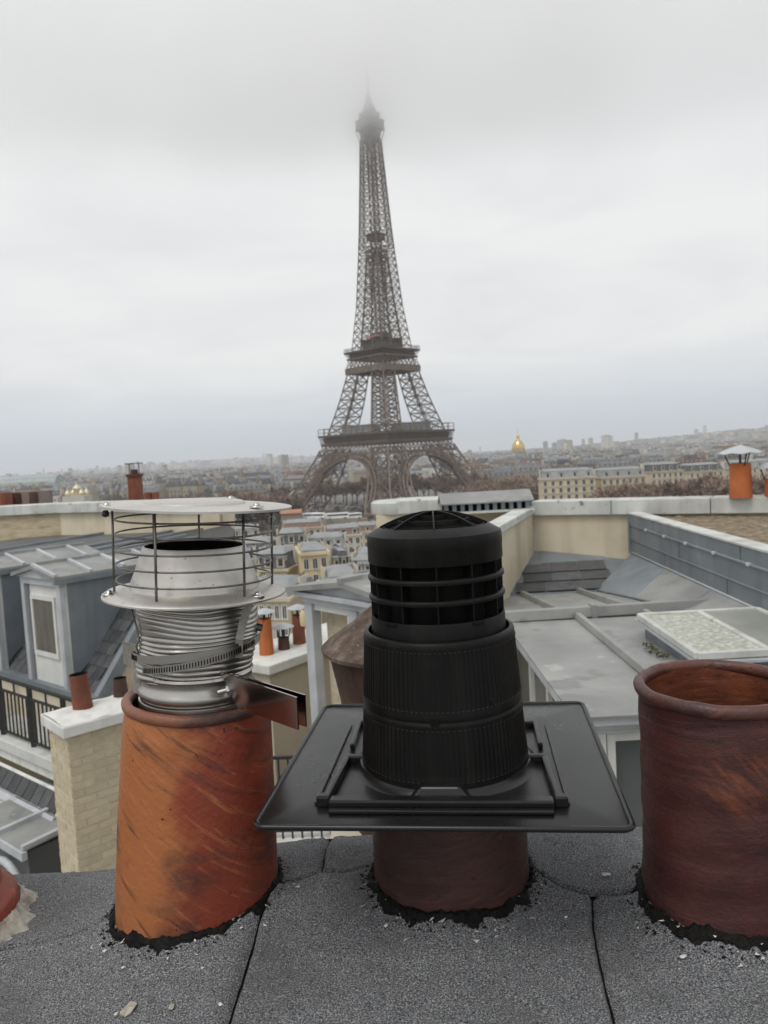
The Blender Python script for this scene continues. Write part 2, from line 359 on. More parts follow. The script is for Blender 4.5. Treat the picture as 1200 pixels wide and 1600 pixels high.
GLASS_OLIVE = mat('curtained_glass', [(0.3, (0.10, 0.095, 0.075)), (0.7, (0.17, 0.16, 0.13))], scale=2.5, rough=0.15, spec=0.6, stretch=(3, 3, .4))
GLASS_GREY = mat('grey_glass', [(0.3, (0.085, 0.095, 0.097)), (0.7, (0.12, 0.13, 0.13))], scale=0.8, rough=0.25, spec=0.4)
GLASS_DIRTY = mat('lichened_skylight_glass', [(0.30, (0.24, 0.25, 0.20)), (0.5, (0.40, 0.41, 0.35)), (0.62, (0.58, 0.59, 0.52))], scale=26, rough=0.5, detail=9, bump=0.15, bscale=80)
GLASS_DULL = mat('dull_skylight_glass', [(0.30, (0.24, 0.25, 0.21)), (0.7, (0.33, 0.34, 0.30))], scale=3, rough=0.35)
PAINT = mat('white_painted_wood', [(0.3, (0.60, 0.60, 0.57)), (0.7, (0.72, 0.72, 0.69))], scale=4, rough=0.6, streak=((0.5, 0.5, 0.46), 8, 0.4))

# ------------------------------------------------------------------ the plain, hills and far city
GROUND = mat('city_ground', [(0.3, (0.10, 0.095, 0.085)), (0.5, (0.19, 0.18, 0.165)), (0.7, (0.30, 0.29, 0.27))], scale=0.02, rough=0.95, detail=10, nrough=0.75)
HILL = mat('wooded_hill', [(0.3, (0.07, 0.075, 0.07)), (0.7, (0.16, 0.155, 0.145))], scale=0.004, rough=1, detail=8)
def terr(x, y):
    h = 95 * math.exp(-((x + 1500) / 1500) ** 2 - ((y - 8200) / 1500) ** 2)
    h += 75 * math.exp(-((x + 4200) / 1500) ** 2 - ((y - 8600) / 1600) ** 2) * 0.5
    h += 48 * sm(600, 3600, x) * math.exp(-((y - 5600) / 1900) ** 2)
    h += 40 * math.exp(-((x - 2200) / 900) ** 2 - ((y - 4300) / 900) ** 2)
    return h
gm = MB()
ys = [-400, -60, 0, 60, 120, 200, 300, 450, 650, 900, 1200, 1600, 2100, 2700, 3300, 3900, 4500, 5100, 5700, 6300, 6900, 7500, 8100, 8700, 9300, 10500, 13000, 18000, 30000]
xs = [-26000, -14000, -9000] + [-7000 + 350 * i for i in range(41)] + [9000, 14000, 26000]
gv = [Vector((x, y, terr(x, y) if y > 1500 else 0)) for y in ys for x in xs]
nx = len(xs)
gm.add(gv, [(j * nx + i, j * nx + i + 1, (j + 1) * nx + i + 1, (j + 1) * nx + i) for j in range(len(ys) - 1) for i in range(nx - 1)])
gm.build('ground', GROUND, smooth=True, org=(0, 0, 0), kind='structure')

FW = [mat('far_stone_%s' % n, [(0.3, tuple(q * 0.8 for q in c)), (0.7, c)], scale=0.05, rough=0.95, detail=8) for n, c in
      (('cream', (0.42, 0.37, 0.29)), ('pale', (0.60, 0.57, 0.50)), ('buff', (0.31, 0.265, 0.21)))]
FR = [mat('far_roof_%s' % n, [(0.3, tuple(q * 0.75 for q in c)), (0.7, c)], scale=0.06, rough=0.7, detail=6) for n, c in
      (('zinc', (0.25, 0.265, 0.28)), ('slate', (0.10, 0.108, 0.12)), ('rust', (0.19, 0.11, 0.08)))]
FWIN = mat('far_window', [(0.3, (0.05, 0.05, 0.055)), (0.7, (0.10, 0.10, 0.10))], scale=0.5, rough=0.3)
FMATS = FW + FR + [FWIN]
def block(mb, c, w, d, h, rz, wi, ri, mans=4.0, win=False, fl=3.3):
    """one city block: walls, set-back mansard roof, a few chimneys, rows of openings when near enough"""
    R = Matrix.Rotation(rz, 3, 'Z'); c = Vector(c)
    P = lambda x, y, z: c + R @ Vector((x, y, z))
    a, b = w / 2, d / 2; i = min(2.2, a * 0.4, b * 0.4)
    q = [P(-a, -b, 0), P(a, -b, 0), P(a, b, 0), P(-a, b, 0), P(-a, -b, h), P(a, -b, h), P(a, b, h), P(-a, b, h)]
    mb.add(q, [(0, 1, 5, 4), (1, 2, 6, 5), (2, 3, 7, 6), (3, 0, 4, 7), (4, 5, 6, 7)], wi)
    e = 0.35
    mb.hexa([P(-a - e, -b - e, h), P(a + e, -b - e, h), P(a + e, b + e, h), P(-a - e, b + e, h),
             P(-a + i, -b + i, h + mans), P(a - i, -b + i, h + mans), P(a - i, b - i, h + mans), P(-a + i, b - i, h + mans)], 3 + ri)
    for s in (-1, 1):
        mb.box(P(s * (a - 0.6), random.uniform(-.3, .3) * b, h + mans * 0.7), (1.0, min(5, d * .5), mans * 1.5), R, wi)
    if win:
        n = max(3, int(w / 2.9)); nf = max(1, int(h / fl))
        for f in range(max(0, nf - 5), nf):
            for k in range(n):
                mb.box(P(-a + (k + .5) * w / n, -b - 0.02, (f + .52) * fl), (1.1, 0.12, 1.9), R, 6)
        n2 = max(2, int(w / 4))
        for k in range(n2):
            mb.box(P(-a + (k + .5) * w / n2, -b + i * .45, h + mans * .42), (1.3, 1.6, mans * .55), R, wi)
            mb.box(P(-a + (k + .5) * w / n2, -b + i * .45 - .82, h + mans * .42), (.8, .06, mans * .38), R, 6)
fc = MB()
rnd = random.Random(5)
for k in range(6400):
    y = 950 * (8.0 ** rnd.random()); x = rnd.uniform(-0.60, 0.60) * y
    if abs(x - y * 0.008) < 0.03 * y and y < 2200 and rnd.random() < .7: continue
    if y > 7400 and rnd.random() < .4: continue
    w = rnd.uniform(14, 42); d = rnd.uniform(12, 30); h = rnd.choice((12, 16, 18, 20, 20, 22, 24))
    if rnd.random() < .02 and y > 2600: h = rnd.uniform(35, 70); w *= .6
    random.seed(k)
    block(fc, (x, y, terr(x, y) - 2), w, d, h + 2, rnd.uniform(-.9, .9), rnd.choice((0, 0, 1, 1, 2)), rnd.choice((0, 0, 0, 1, 1, 2)), rnd.uniform(2.5, 5))
fc.build('far_city', FMATS, org=(0, 0, 0), kind='stuff', label='hazy mass of pale city roofs stretching to the horizon', cat='city')
fw = MB()                                                     # bare winter woods far off, between the roofs
for k in range(900):
    y = 1000 * (4.5 ** rnd.random()); x = rnd.uniform(-0.6, 0.6) * y; s = rnd.uniform(5, 11)
    for j in range(5):
        c = Vector((x + rnd.uniform(-14, 14), y + rnd.uniform(-6, 6), terr(x, y) + s * rnd.uniform(.5, 1.1)))
        for t in range(7):
            a = Vector((rnd.gauss(0, 1), rnd.gauss(0, 1), rnd.gauss(0, .8))) * s * .55; b = Vector((rnd.gauss(0, 1), rnd.gauss(0, 1), rnd.gauss(0, .8))) * s * .55
            fw.add([c, c + a, c + b], [(0, 1, 2)])
TREE_FAR = mat('far_twigs', [(0.3, (0.10, 0.075, 0.06)), (0.7, (0.16, 0.12, 0.095))], scale=0.05, rough=1)
fw.build('far_winter_trees', TREE_FAR, org=(0, 0, 0), kind='stuff', label='brown haze of bare trees between the far roofs', cat='trees')

# nearer blocks one can pick out
VAR = []
for k, (w, d, h, wi, ri) in enumerate(((22, 14, 21, 0, 0), (16, 14, 19, 1, 1), (28, 16, 22, 0, 0), (19, 13, 18, 2, 1), (24, 15, 20, 1, 2), (14, 12, 23, 0, 1))):
    random.seed(40 + k); m = MB(); block(m, (0, 0, 0), w, d, h, 0, wi, ri, 4.2, win=True)
    me = m.mesh('city_block')
    for q in FMATS: me.materials.append(q)
    VAR.append(me)
def put_block(k, x, y, z, rz, label, group):
    o = bpy.data.objects.new('city_block', VAR[k]); COL.objects.link(o); o.location = (x, y, z); o.rotation_euler = (0, 0, rz)
    return tag(o, label, 'building', group)
rnd = random.Random(21)
for side, u0, u1, n in (('left', 0, 470, 66), ('right', 745, 1200, 66)):
    for k in range(n):
        u = u0 + (u1 - u0) * (k + rnd.random()) / n; y = rnd.uniform(610, 940)
        p = at(u, 712, y)
        put_block(rnd.randrange(6), p.x, p.y, rnd.uniform(-4, 1), math.radians(rnd.uniform(-35, 35)),
                  'small pale mansard block in the rooftops %s' % ('left of the iron tower beyond the bare trees' if side == 'left' else 'behind the long cream stone terrace'),
                  'city blocks %s of the tower' % side)

# ------------------------------------------------------------------ landmarks on the skyline
GOLD = mat('gilding', [(0.3, (0.45, 0.30, 0.10)), (0.7, (0.72, 0.54, 0.24))], scale=0.3, rough=0.3, metal=0.8, detail=6)
def gilded_church(loc):
    t = thing('domed_church', loc, 'golden domed church rising above the far rooftops right of the tower', 'church')
    m = MB(); m.box((0, 0, 14), (34, 34, 28)); m.box((0, 0, 29), (30, 30, 3)); m.build('nave', FW[1], t, local=True)
    m = MB(); m.lathe([(14, 28), (14, 31), (12.6, 31), (12.6, 45), (14, 45), (14, 47), (12.4, 48)], 32); m.build('drum', FW[0], t, local=True)
    m = MB()
    for k in range(16):
        a = 2 * math.pi * k / 16; m.box((13.4 * math.cos(a), 13.4 * math.sin(a), 38), (1.2, 1.2, 13), Matrix.Rotation(a, 3, 'Z'))
    m.build('colonnade', FW[1], t, local=True)
    m = MB(); m.lathe([(12.6, 48), (12.8, 52), (12.0, 57), (10.2, 62), (7.6, 66), (4.4, 69), (3.2, 70)], 32, fn=lambda r, z, a, i: (r * (1 + .03 * math.cos(12 * a)), z)); m.build('dome', GOLD, t, True, local=True)
    m = MB(); m.lathe([(3.2, 70), (2.6, 71), (2.6, 77), (3, 77.5), (1.2, 80), (.45, 83), (.2, 92), (0.01, 93)], 12); m.build('lantern', GOLD, t, local=True)
_p = at(810, 700, 1550); gilded_church((_p.x, 1550, -12))
def stone_dome(u, y, s, base, label):
    p = at(u, 712, y); t = thing('domed_temple', (p.x, y, base), label, 'church')
    m = MB(); m.box((0, 0, 12 * s), (44 * s, 40 * s, 24 * s)); m.build('nave', FW[2], t, local=True)
    m = MB(); m.lathe([(14 * s, 24 * s), (14 * s, 42 * s), (12 * s, 43 * s)], 24); m.build('drum', FW[2], t, local=True)
    m = MB(); m.lathe([(12 * s, 43 * s), (11.4 * s, 49 * s), (8 * s, 56 * s), (3 * s, 60 * s), (2.2 * s, 66 * s), (.3 * s, 76 * s), (.01, 78 * s)], 24); m.build('dome', FR[0], t, True, local=True)
stone_dome(948, 4000, 1.05, 14, 'grey stone dome faint on the skyline right of the golden dome')
stone_dome(14, 2300, .62, 0, 'small grey domed tower at the far left edge of the skyline')
FAR_TOWER = mat('far_tower', [(0.3, (0.20, 0.21, 0.22)), (0.7, (0.30, 0.31, 0.32))], scale=0.03, rough=0.8)
for i, (u, vt, w, y, lab) in enumerate(((852, 690, 24, 4200, 'slim grey tower block left of a pair on the skyline'), (866, 692, 26, 4300, 'shorter grey tower block second of three on the skyline'), (878, 687, 52, 4400, 'widest grey tower block of three right of the golden dome'),
        (1060, 682, 60, 5000, 'grey tower block in a row on the right skyline, leftmost'), (1078, 680, 90, 5100, 'broad grey slab block in the row on the right skyline'), (1101, 679, 60, 5000, 'square grey tower block third in the right skyline row'),
        (1140, 674, 60, 5200, 'tall grey tower block behind the white pot cap'), (320, 720, 70, 6500, 'lone faint block on the left hill'), (440, 711, 60, 6000, 'faint tall block on the hill near the iron tower'), (235, 722, 50, 6500, 'faint block on the hill at left'))):
    p = at(u, vt, y); b = terr(p.x, y) - 3
    m = MB(); h = max(20, p.z - b); m.box((0, 0, h / 2), (w, w * .5, h)); m.box((w * .1, 0, h + 2), (w * .4, w * .3, 4))
    for k in range(3): m.box((-w / 2 + (k + .5) * w / 3, -w * .25, h * .5), (w * .06, 1.5, h * .96))
    m.v = [q + Vector((p.x, y, b)) for q in m.v]
    m.build('tower_block', FAR_TOWER, label=lab, cat='tower block', group='tower blocks on the skyline')
PALEGOLD = mat('pale_gilding', [(0.3, (0.55, 0.47, 0.30)), (0.7, (0.75, 0.68, 0.50))], scale=.4, rough=.35, metal=.4)
# gilded onion-domed church and glass-vaulted hall at the left
_p = at(120, 762, 470)
t = thing('onion_domed_church', (_p.x, 470, 0), 'pale church with small gilded onion domes at the left', 'church')
m = MB(); m.box((0, 0, _p.z * .42), (13, 13, _p.z * .84)); m.build('nave', FW[1], t, local=True)
for k, (dx, dy, r, h) in enumerate(((0, 0, 2.6, 3.0), (-4.2, -4.2, 1.7, 0), (4.2, -4.2, 1.7, 0), (-4.2, 4.2, 1.7, 0), (4.2, 4.2, 1.7, 0))):
    z = _p.z * .84 + h
    m = MB(); m.lathe([(r * .7, z - 6), (r * .7, z + .2), (r, z + .9), (r * 1.05, z + 1.6), (r * .7, z + 2.6), (r * .25, z + 3.5), (.12, z + 4.4), (.1, z + 6)], 16, (dx, dy, 0)); m.build('dome', PALEGOLD, t, True, local=True)
VAULT = mat('green_grey_glass_vault', [(0.3, (0.22, 0.27, 0.26)), (0.7, (0.36, 0.41, 0.40))], scale=0.08, rough=0.4, detail=6)
_p = at(55, 750, 1150); _q = at(-30, 750, 1150)
t = thing('exhibition_hall', ((_p.x + _q.x) / 2 + 15, 1150, 0), 'long hall with green-grey glass barrel vault at the far left', 'hall')
m = MB(); m.box((0, 0, 13), (130, 44, 26)); m.build('wall', FW[1], t, local=True)
m = MB(); N_ = 10
vs = [Vector((sx * 63, 20 * math.cos(math.pi * k / N_), 26 + 12 * math.sin(math.pi * k / N_))) for sx in (-1, 1) for k in range(N_ + 1)]
m.add(vs, [(k, k + 1, N_ + 2 + k, N_ + 1 + k) for k in range(N_)] + [tuple(range(N_, -1, -1)), tuple(range(N_ + 1, 2 * N_ + 2))]); m.build('vault', VAULT, t, local=True)
m = MB()
for k in range(19): m.bar((-60 + k * 6.66, -20.2, 26), (-60 + k * 6.66, -14, 35), .8)
m.build('rib', FR[0], t, local=True)

# ------------------------------------------------------------------ the iron lattice tower
TOWER = mat('brown_iron_paint', [(0.3, (0.125, 0.090, 0.066)), (0.7, (0.19, 0.142, 0.106))], scale=0.2, rough=0.7)
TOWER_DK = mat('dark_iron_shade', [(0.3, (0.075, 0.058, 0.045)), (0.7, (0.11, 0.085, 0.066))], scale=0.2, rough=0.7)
TOWER_GL = mat('pavilion_glazing', [(0.3, (0.16, 0.16, 0.16)), (0.7, (0.30, 0.30, 0.29))], scale=0.3, rough=0.3)
TOWER_OR = mat('orange_tarpaulin', [(0.3, (0.40, 0.19, 0.11)), (0.7, (0.48, 0.24, 0.14))], scale=1, rough=0.8)
PROF = [(0, 62), (10, 54), (20, 47.5), (40, 37.5), (57, 30.5), (80, 23.5), (100, 18.6), (110, 16.8), (118, 15.4), (150, 11.7), (200, 8.3), (240, 6.4), (266, 5.3), (276, 5.0)]
LEGW = [(0, 25), (35, 17.5), (57, 15.0), (73, 13.6), (110, 10.2), (118, 9.2), (150, 7.9), (190, 8.2)]
tower = thing('iron_lattice_tower', (4.8, 570, 0), 'tall brown iron lattice tower with its top lost in cloud', 'tower', rot=(0, 0, math.radians(45)))
def po(z): return interp(PROF, z)
def leg_pts(sx, sy, z):
    o, w = po(z), interp(LEGW, z); i = max(0.2, o - w)
    return [Vector((sx * a, sy * b, z)) for a, b in ((o, o), (i, o), (i, i), (o, i))]
def leg(name, sx, sy, zs, cw, bw, sub=1):
    m = MB()
    for z0, z1 in zip(zs, zs[1:]):
        A, B = leg_pts(sx, sy, z0), leg_pts(sx, sy, z1)
        for k in range(4):
            m.bar(A[k], B[k], cw)
            a0, a1, b0, b1 = A[k], A[(k + 1) % 4], B[k], B[(k + 1) % 4]
            m.bar(b0, b1, bw * 1.2)
            for s in range(sub):
                t0, t1 = s / sub, (s + 1) / sub
                m.bar(lerp(a0, a1, t0), lerp(b0, b1, t1), bw); m.bar(lerp(a0, a1, t1), lerp(b0, b1, t0), bw)
                if s: m.bar(lerp(a0, a1, t0), lerp(b0, b1, t0), bw)
    return m.build(name, TOWER, tower, local=True)
def steps(a, b, n): return [a + (b - a) * k / n for k in range(n + 1)]
for sx in (-1, 1):
    for sy in (-1, 1):
        leg('lower_leg', sx, sy, steps(0, 46, 6), 1.1, .40, 2)
        leg('middle_leg', sx, sy, steps(57, 101, 7), .95, .45, 1)
        leg('upper_leg', sx, sy, [118 + (190 - 118) * (1 - (1 - k / 13) ** 1.15) for k in range(14)], .62, .34, 1)
# crowning shaft
m = MB(); zs = [190 + 76 * (1 - (1 - k / 15) ** 1.1) for k in range(16)]
for z0, z1 in zip(zs, zs[1:]):
    o0, o1 = po(z0), po(z1)
    for k in range(4):
        R = Matrix.Rotation(k * math.pi / 2, 3, 'Z'); P = lambda x, o, z: R @ Vector((x, o, z))
        m.bar(P(-o0, o0, z0), P(-o1, o1, z1), .8)
        for q in (-.42, .42): m.bar(P(q * o0, o0, z0), P(q * o1, o1, z1), .5)
        m.bar(P(-o1, o1, z1), P(o1, o1, z1), .45)
        for xa, xb in ((-1, -.42), (.42, 1)):
            m.bar(P(xa * o0, o0, z0), P(xb * o1, o1, z1), .38); m.bar(P(xb * o0, o0, z0), P(xa * o1, o1, z1), .38)
        m.bar(P(-.42 * o0, o0, z0), P(.42 * o1, o1, z1), .36); m.bar(P(.42 * o0, o0, z0), P(-.42 * o1, o1, z1), .36)
m.build('shaft', TOWER, tower, local=True)
m = MB()                                                       # lift guides and stair core up the middle
for z in range(118, 264, 6):
    for sx, sy in ((-1, -1), (1, -1), (1, 1), (-1, 1)):
        m.bar((sx * 2.2, sy * 2.2, z), (sx * 2.2, sy * 2.2, z + 6), .5)
    for k in range(4):
        R = Matrix.Rotation(k * math.pi / 2, 3, 'Z')
        m.bar(R @ Vector((-2.2, 2.2, z)), R @ Vector((2.2, 2.2, z + 6)), .28); m.bar(R @ Vector((-2.2, 2.2, z + 6)), R @ Vector((2.2, 2.2, z + 6)), .3)
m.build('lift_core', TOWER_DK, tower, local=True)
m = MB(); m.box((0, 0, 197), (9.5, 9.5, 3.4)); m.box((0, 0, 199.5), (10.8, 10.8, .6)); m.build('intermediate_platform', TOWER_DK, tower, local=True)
# horizontal rings tying the four legs
m = MB()
for z in (126, 135, 144, 153, 163, 173, 183):
    o = po(z)
    for k in range(4):
        R = Matrix.Rotation(k * math.pi / 2, 3, 'Z'); i = o - interp(LEGW, z)
        m.bar(R @ Vector((-i, o, z)), R @ Vector((i, o, z)), .4); m.bar(R @ Vector((-i, o, z - 4)), R @ Vector((i, o, z)), .35); m.bar(R @ Vector((i, o, z - 4)), R @ Vector((-i, o, z)), .35)
m.build('tie_ring', TOWER, tower, local=True, kind='stuff')
def ring_box(m, o, z0, z1, t):        # square ring of four walls
    for k in range(4):
        R = Matrix.Rotation(k * math.pi / 2, 3, 'Z'); m.box(R @ Vector((0, o - t / 2, (z0 + z1) / 2)), (2 * o - (t if k % 2 else 0) * 2.02, t, z1 - z0), R)
def truss_band(m, o0, z0, o1, z1, n, w, dbl=True):
    for k in range(4):
        R = Matrix.Rotation(k * math.pi / 2, 3, 'Z'); P = lambda x, o, z: R @ Vector((x, o, z))
        m.bar(P(-o0, o0, z0), P(o0, o0, z0), w * 1.8); m.bar(P(-o1, o1, z1), P(o1, o1, z1), w * 1.8)
        for j in range(n):
            a, b = -1 + 2 * j / n, -1 + 2 * (j + 1) / n
            m.bar(P(a * o0, o0, z0), P(b * o1, o1, z1), w)
            if dbl: m.bar(P(b * o0, o0, z0), P(a * o1, o1, z1), w)
            m.bar(P(a * o0, o0, z0), P(a * o1, o1, z1), w)
def parts_group(name, fn, mt=TOWER):
    m = MB(); fn(m); return m.build(name, mt, tower, local=True)
# first platform
parts_group('first_floor_truss', lambda m: (truss_band(m, 35.6, 42.6, 33.6, 49.0, 16, .36), truss_band(m, 33.6, 49.0, 34.6, 50.2, 30, .4, False)))
parts_group('first_floor_fascia', lambda m: (ring_box(m, 36.4, 41.4, 43.2, .8), ring_box(m, 34.2, 48.6, 50.4, 1.0)))
def arcade(m):
    for k in range(4):
        R = Matrix.Rotation(k * math.pi / 2, 3, 'Z')
        for j in range(37):
            x = -34 + 68 * j / 36; m.bar(R @ Vector((x, 33.9, 50.2)), R @ Vector((x * 1.02, 35.2, 55)), .55, .5)
parts_group('first_floor_arcade', arcade)
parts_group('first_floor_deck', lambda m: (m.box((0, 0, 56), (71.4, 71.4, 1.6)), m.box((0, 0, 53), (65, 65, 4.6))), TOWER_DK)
def rails(m, o, z, h, n, w):
    for k in range(4):
        R = Matrix.Rotation(k * math.pi / 2, 3, 'Z')
        m.bar(R @ Vector((-o, o, z + h)), R @ Vector((o, o, z + h)), w); m.bar(R @ Vector((-o, o, z + h * .45)), R @ Vector((o, o, z + h * .45)), w * .7)
        for j in range(n + 1): m.bar(R @ Vector((-o + 2 * o * j / n, o, z)), R @ Vector((-o + 2 * o * j / n, o, z + h)), w)
parts_group('first_floor_railing', lambda m: rails(m, 35.3, 56.8, 4.6, 12, .35))
for k in range(4):
    R = Matrix.Rotation(k * math.pi / 2, 3, 'Z')
    m = MB(); m.box(R @ Vector((0, 26, 59.4)), (30, 9, 5.2), R); m.box(R @ Vector((0, 26, 62.2)), (31.5, 10.4, .5), R)
    for j in range(9): m.box(R @ Vector((-14 + 3.5 * j, 30.6, 59.4)), (.4, .3, 5.0), R)
    m.build('pavilion', TOWER_GL, tower, local=True)
# arches under the first platform
for k in range(4):
    R = Matrix.Rotation(k * math.pi / 2, 3, 'Z'); m = MB(); n = 30; ring = []
    for j in range(n + 1):
        a = math.pi * (0.02 + .96 * j / n); row = []
        for rr in (35.0, 38.2):
            z = 4 + rr * math.sin(a); row.append(R @ Vector((rr * 1.02 * math.cos(a), po(z) + .9, z)))
        for rr in (35.0, 38.2):
            z = 4 + rr * math.sin(a); row.append(R @ Vector((rr * 1.02 * math.cos(a), po(z) - 3.2, z)))
        ring.append(row)
    for j in range(n):
        for q in range(4): m.bar(ring[j][q], ring[j + 1][q], .8 if q < 2 else .45)
        m.bar(ring[j][0], ring[j + 1][1], .3); m.bar(ring[j][1], ring[j + 1][0], .3); m.bar(ring[j][0], ring[j][1], .35)
        m.bar(ring[j][0], ring[j + 1][2], .4); m.bar(ring[j][0], ring[j][2], .4)
    for j in range(2, n - 1):                                     # spandrel lattice up to the fascia
        p = ring[j][1]; loc = R.transposed() @ p
        if loc.z < 40.5 and abs(loc.x) < 30 and loc.z > 26:
            m.bar(p, R @ Vector((loc.x, po(41.5) + .9, 41.5)), .45); m.bar(p, R @ Vector((loc.x + 2.4, po(41.5) + .9, 41.5)), .35)
    m.build('arch', TOWER, tower, local=True)
# second platform
parts_group('second_floor_fascia', lambda m: (ring_box(m, 19.6, 100.2, 104.6, .8), ring_box(m, 18.6, 110.6, 111.6, .8)))
parts_group('second_floor_truss', lambda m: truss_band(m, 18.9, 104.6, 17.6, 110.6, 9, .34))
def brackets(m):
    for k in range(4):
        R = Matrix.Rotation(k * math.pi / 2, 3, 'Z')
        for j in range(21):
            x = -1 + 2 * j / 20; m.bar(R @ Vector((x * 17.2, 17.2, 111.5)), R @ Vector((x * 19.4, 19.4, 115.2)), .5)
parts_group('second_floor_brackets', brackets)
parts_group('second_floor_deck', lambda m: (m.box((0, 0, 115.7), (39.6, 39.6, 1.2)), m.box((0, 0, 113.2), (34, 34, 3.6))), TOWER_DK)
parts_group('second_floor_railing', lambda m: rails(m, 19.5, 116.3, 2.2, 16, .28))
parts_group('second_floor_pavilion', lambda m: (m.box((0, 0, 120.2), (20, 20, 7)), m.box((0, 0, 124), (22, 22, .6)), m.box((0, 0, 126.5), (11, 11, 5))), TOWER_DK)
m = MB(); m.box((-14.2, -6, 125.0), (2, 12, .9)); m.build('tarpaulin', TOWER_OR, tower, local=True)
# summit
parts_group('summit_brackets', lambda m: [m.bar(Matrix.Rotation(a * math.pi / 2, 3, 'Z') @ Vector((x * 5, 5.2, 264)), Matrix.Rotation(a * math.pi / 2, 3, 'Z') @ Vector((x * 7.2, 7.4, 272.5)), .5) for a in range(4) for x in (-1, -.5, 0, .5, 1)])
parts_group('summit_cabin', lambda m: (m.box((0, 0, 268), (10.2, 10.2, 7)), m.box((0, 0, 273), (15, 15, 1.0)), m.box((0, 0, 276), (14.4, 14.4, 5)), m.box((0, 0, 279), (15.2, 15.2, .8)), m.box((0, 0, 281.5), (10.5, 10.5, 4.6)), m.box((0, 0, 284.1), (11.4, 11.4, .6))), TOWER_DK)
parts_group('summit_dome', lambda m: m.lathe([(5.0, 284), (4.8, 287), (3.6, 290), (2.2, 292), (2.0, 296), (1.2, 297)], 16))
parts_group('antenna', lambda m: (m.tube([(0, 0, 296), (0, 0, 310), (0, 0, 322), (0, 0, 329)], [1.0, .8, .45, .2], 8), m.box((0, 0, 303), (2.6, 2.6, .8)), m.box((0, 0, 309), (2.2, 2.2, .6))))

# ------------------------------------------------------------------ bare winter trees
BARK = mat('bark', [(0.3, (0.060, 0.048, 0.040)), (0.7, (0.11, 0.09, 0.075))], scale=2, rough=1)
TWIG = mat('bare_twigs', [(0.3, (0.20, 0.145, 0.112)), (0.7, (0.33, 0.245, 0.195))], scale=0.6, rough=1, random_tint=0.28)
TREES = []
for k in range(5):
    rnd = random.Random(70 + k); tr = MB(); cr_ = MB(); H = rnd.uniform(15.5, 18.5)
    def grow(p, d, L, r, lvl):
        q = p + d * L
        if lvl < 3: tr.tube([p, lerp(p, q, .5) + Vector((rnd.gauss(0, .12), rnd.gauss(0, .12), 0)), q], [r, r * .8, r * .6], 5, caps=False)
        else:
            s = d.cross(Vector((rnd.gauss(0, 1), rnd.gauss(0, 1), rnd.gauss(0, 1)))).normalized() * max(.13, r)
            cr_.add([p - s, p + s, q], [(0, 1, 2)])
        if lvl >= 5: return
        for j in range((5, 5, 4, 4, 5)[lvl]):
            nd = (d + Vector((rnd.gauss(0, .55), rnd.gauss(0, .55), rnd.gauss(.12, .32)))).normalized()
            grow(lerp(p, q, rnd.uniform(.5, 1) if lvl else rnd.uniform(.75, 1)), nd, L * rnd.uniform(.55, .82), r * .55, lvl + 1)
    grow(Vector((0, 0, 0)), Vector((0, 0, 1)), H * .30, .36, 0)
    TREES.append((tr.mesh('trunk'), cr_.mesh('crown')))
    TREES[-1][0].materials.append(BARK); TREES[-1][1].materials.append(TWIG)
def tree(k, x, y, z, s, rz, label, group):
    t = thing('bare_tree', (x, y, z), label, 'tree', group, rot=(0, 0, rz)); t.scale = (s * 1.15, s * 1.15, s)
    for nm, me in zip(('trunk', 'crown'), TREES[k]):
        o = bpy.data.objects.new(nm, me); COL.objects.link(o); o.parent = t
rnd = random.Random(3)
for k in range(120):
    u = 235 + 640 * (k + rnd.random()) / 120; mid = 455 < u < 755; y = rnd.uniform(630, 730) if mid and k % 3 else rnd.uniform(440, 520)
    p = at(u, 712, y)
    tree(rnd.randrange(5), p.x, y, -1, rnd.uniform(.55, .85) if mid and not k % 3 else rnd.uniform(1.2, 1.8), rnd.uniform(0, 6.28), 'bare brown tree in the belt round the foot of the iron tower', 'bare trees below the tower')
for k in range(26):
    u = rnd.uniform(740, 870); y = rnd.uniform(390, 500); p = at(u, 712, y)
    tree(rnd.randrange(5), p.x, y, 0, rnd.uniform(1.5, 1.85), rnd.uniform(0, 6.28), 'bare brown tree in the clump left of the cream stone terrace', 'bare trees left of the terrace')
for k in range(34):
    u = rnd.choice((rnd.uniform(950, 1030), rnd.uniform(1040, 1090), rnd.uniform(1090, 1200))); y = rnd.uniform(265, 300); p = at(u, 712, y)
    tree(rnd.randrange(5), p.x, y, 6, rnd.uniform(1.15, 1.6), rnd.uniform(0, 6.28), 'bare reddish tree standing in front of the cream stone terrace', 'bare trees before the terrace')
for k in range(24):
    u = rnd.uniform(60, 400); y = rnd.uniform(480, 600); p = at(u, 712, y)
    tree(rnd.randrange(5), p.x, y, 0, rnd.uniform(1.3, 1.7), rnd.uniform(0, 6.28), 'bare brown tree beyond the coping at left', 'bare trees at left')
wd = MB(); rnd = random.Random(8)                                # undergrowth and park ground cover below the trees
for k in range(5200):
    y = rnd.uniform(360, 600); u = rnd.uniform(230, 1200); p = at(u, 712, y); s = rnd.uniform(.8, 2.4); c = Vector((p.x, y, rnd.uniform(0, 5)))
    a = Vector((rnd.gauss(0, 1), rnd.gauss(0, 1), rnd.gauss(0, .8))) * s; b = Vector((rnd.gauss(0, 1), rnd.gauss(0, 1), rnd.gauss(0, .8))) * s
    wd.add([c, c + a, c + b], [(0, 1, 2)])
SHRUB = mat('winter_shrub', [(0.3, (0.07, 0.062, 0.045)), (0.7, (0.17, 0.135, 0.10))], scale=0.05, rough=1)
wd.build('undergrowth', SHRUB, org=(0, 0, 0), kind='stuff', label='dull winter shrubs under the bare trees', cat='shrubs')

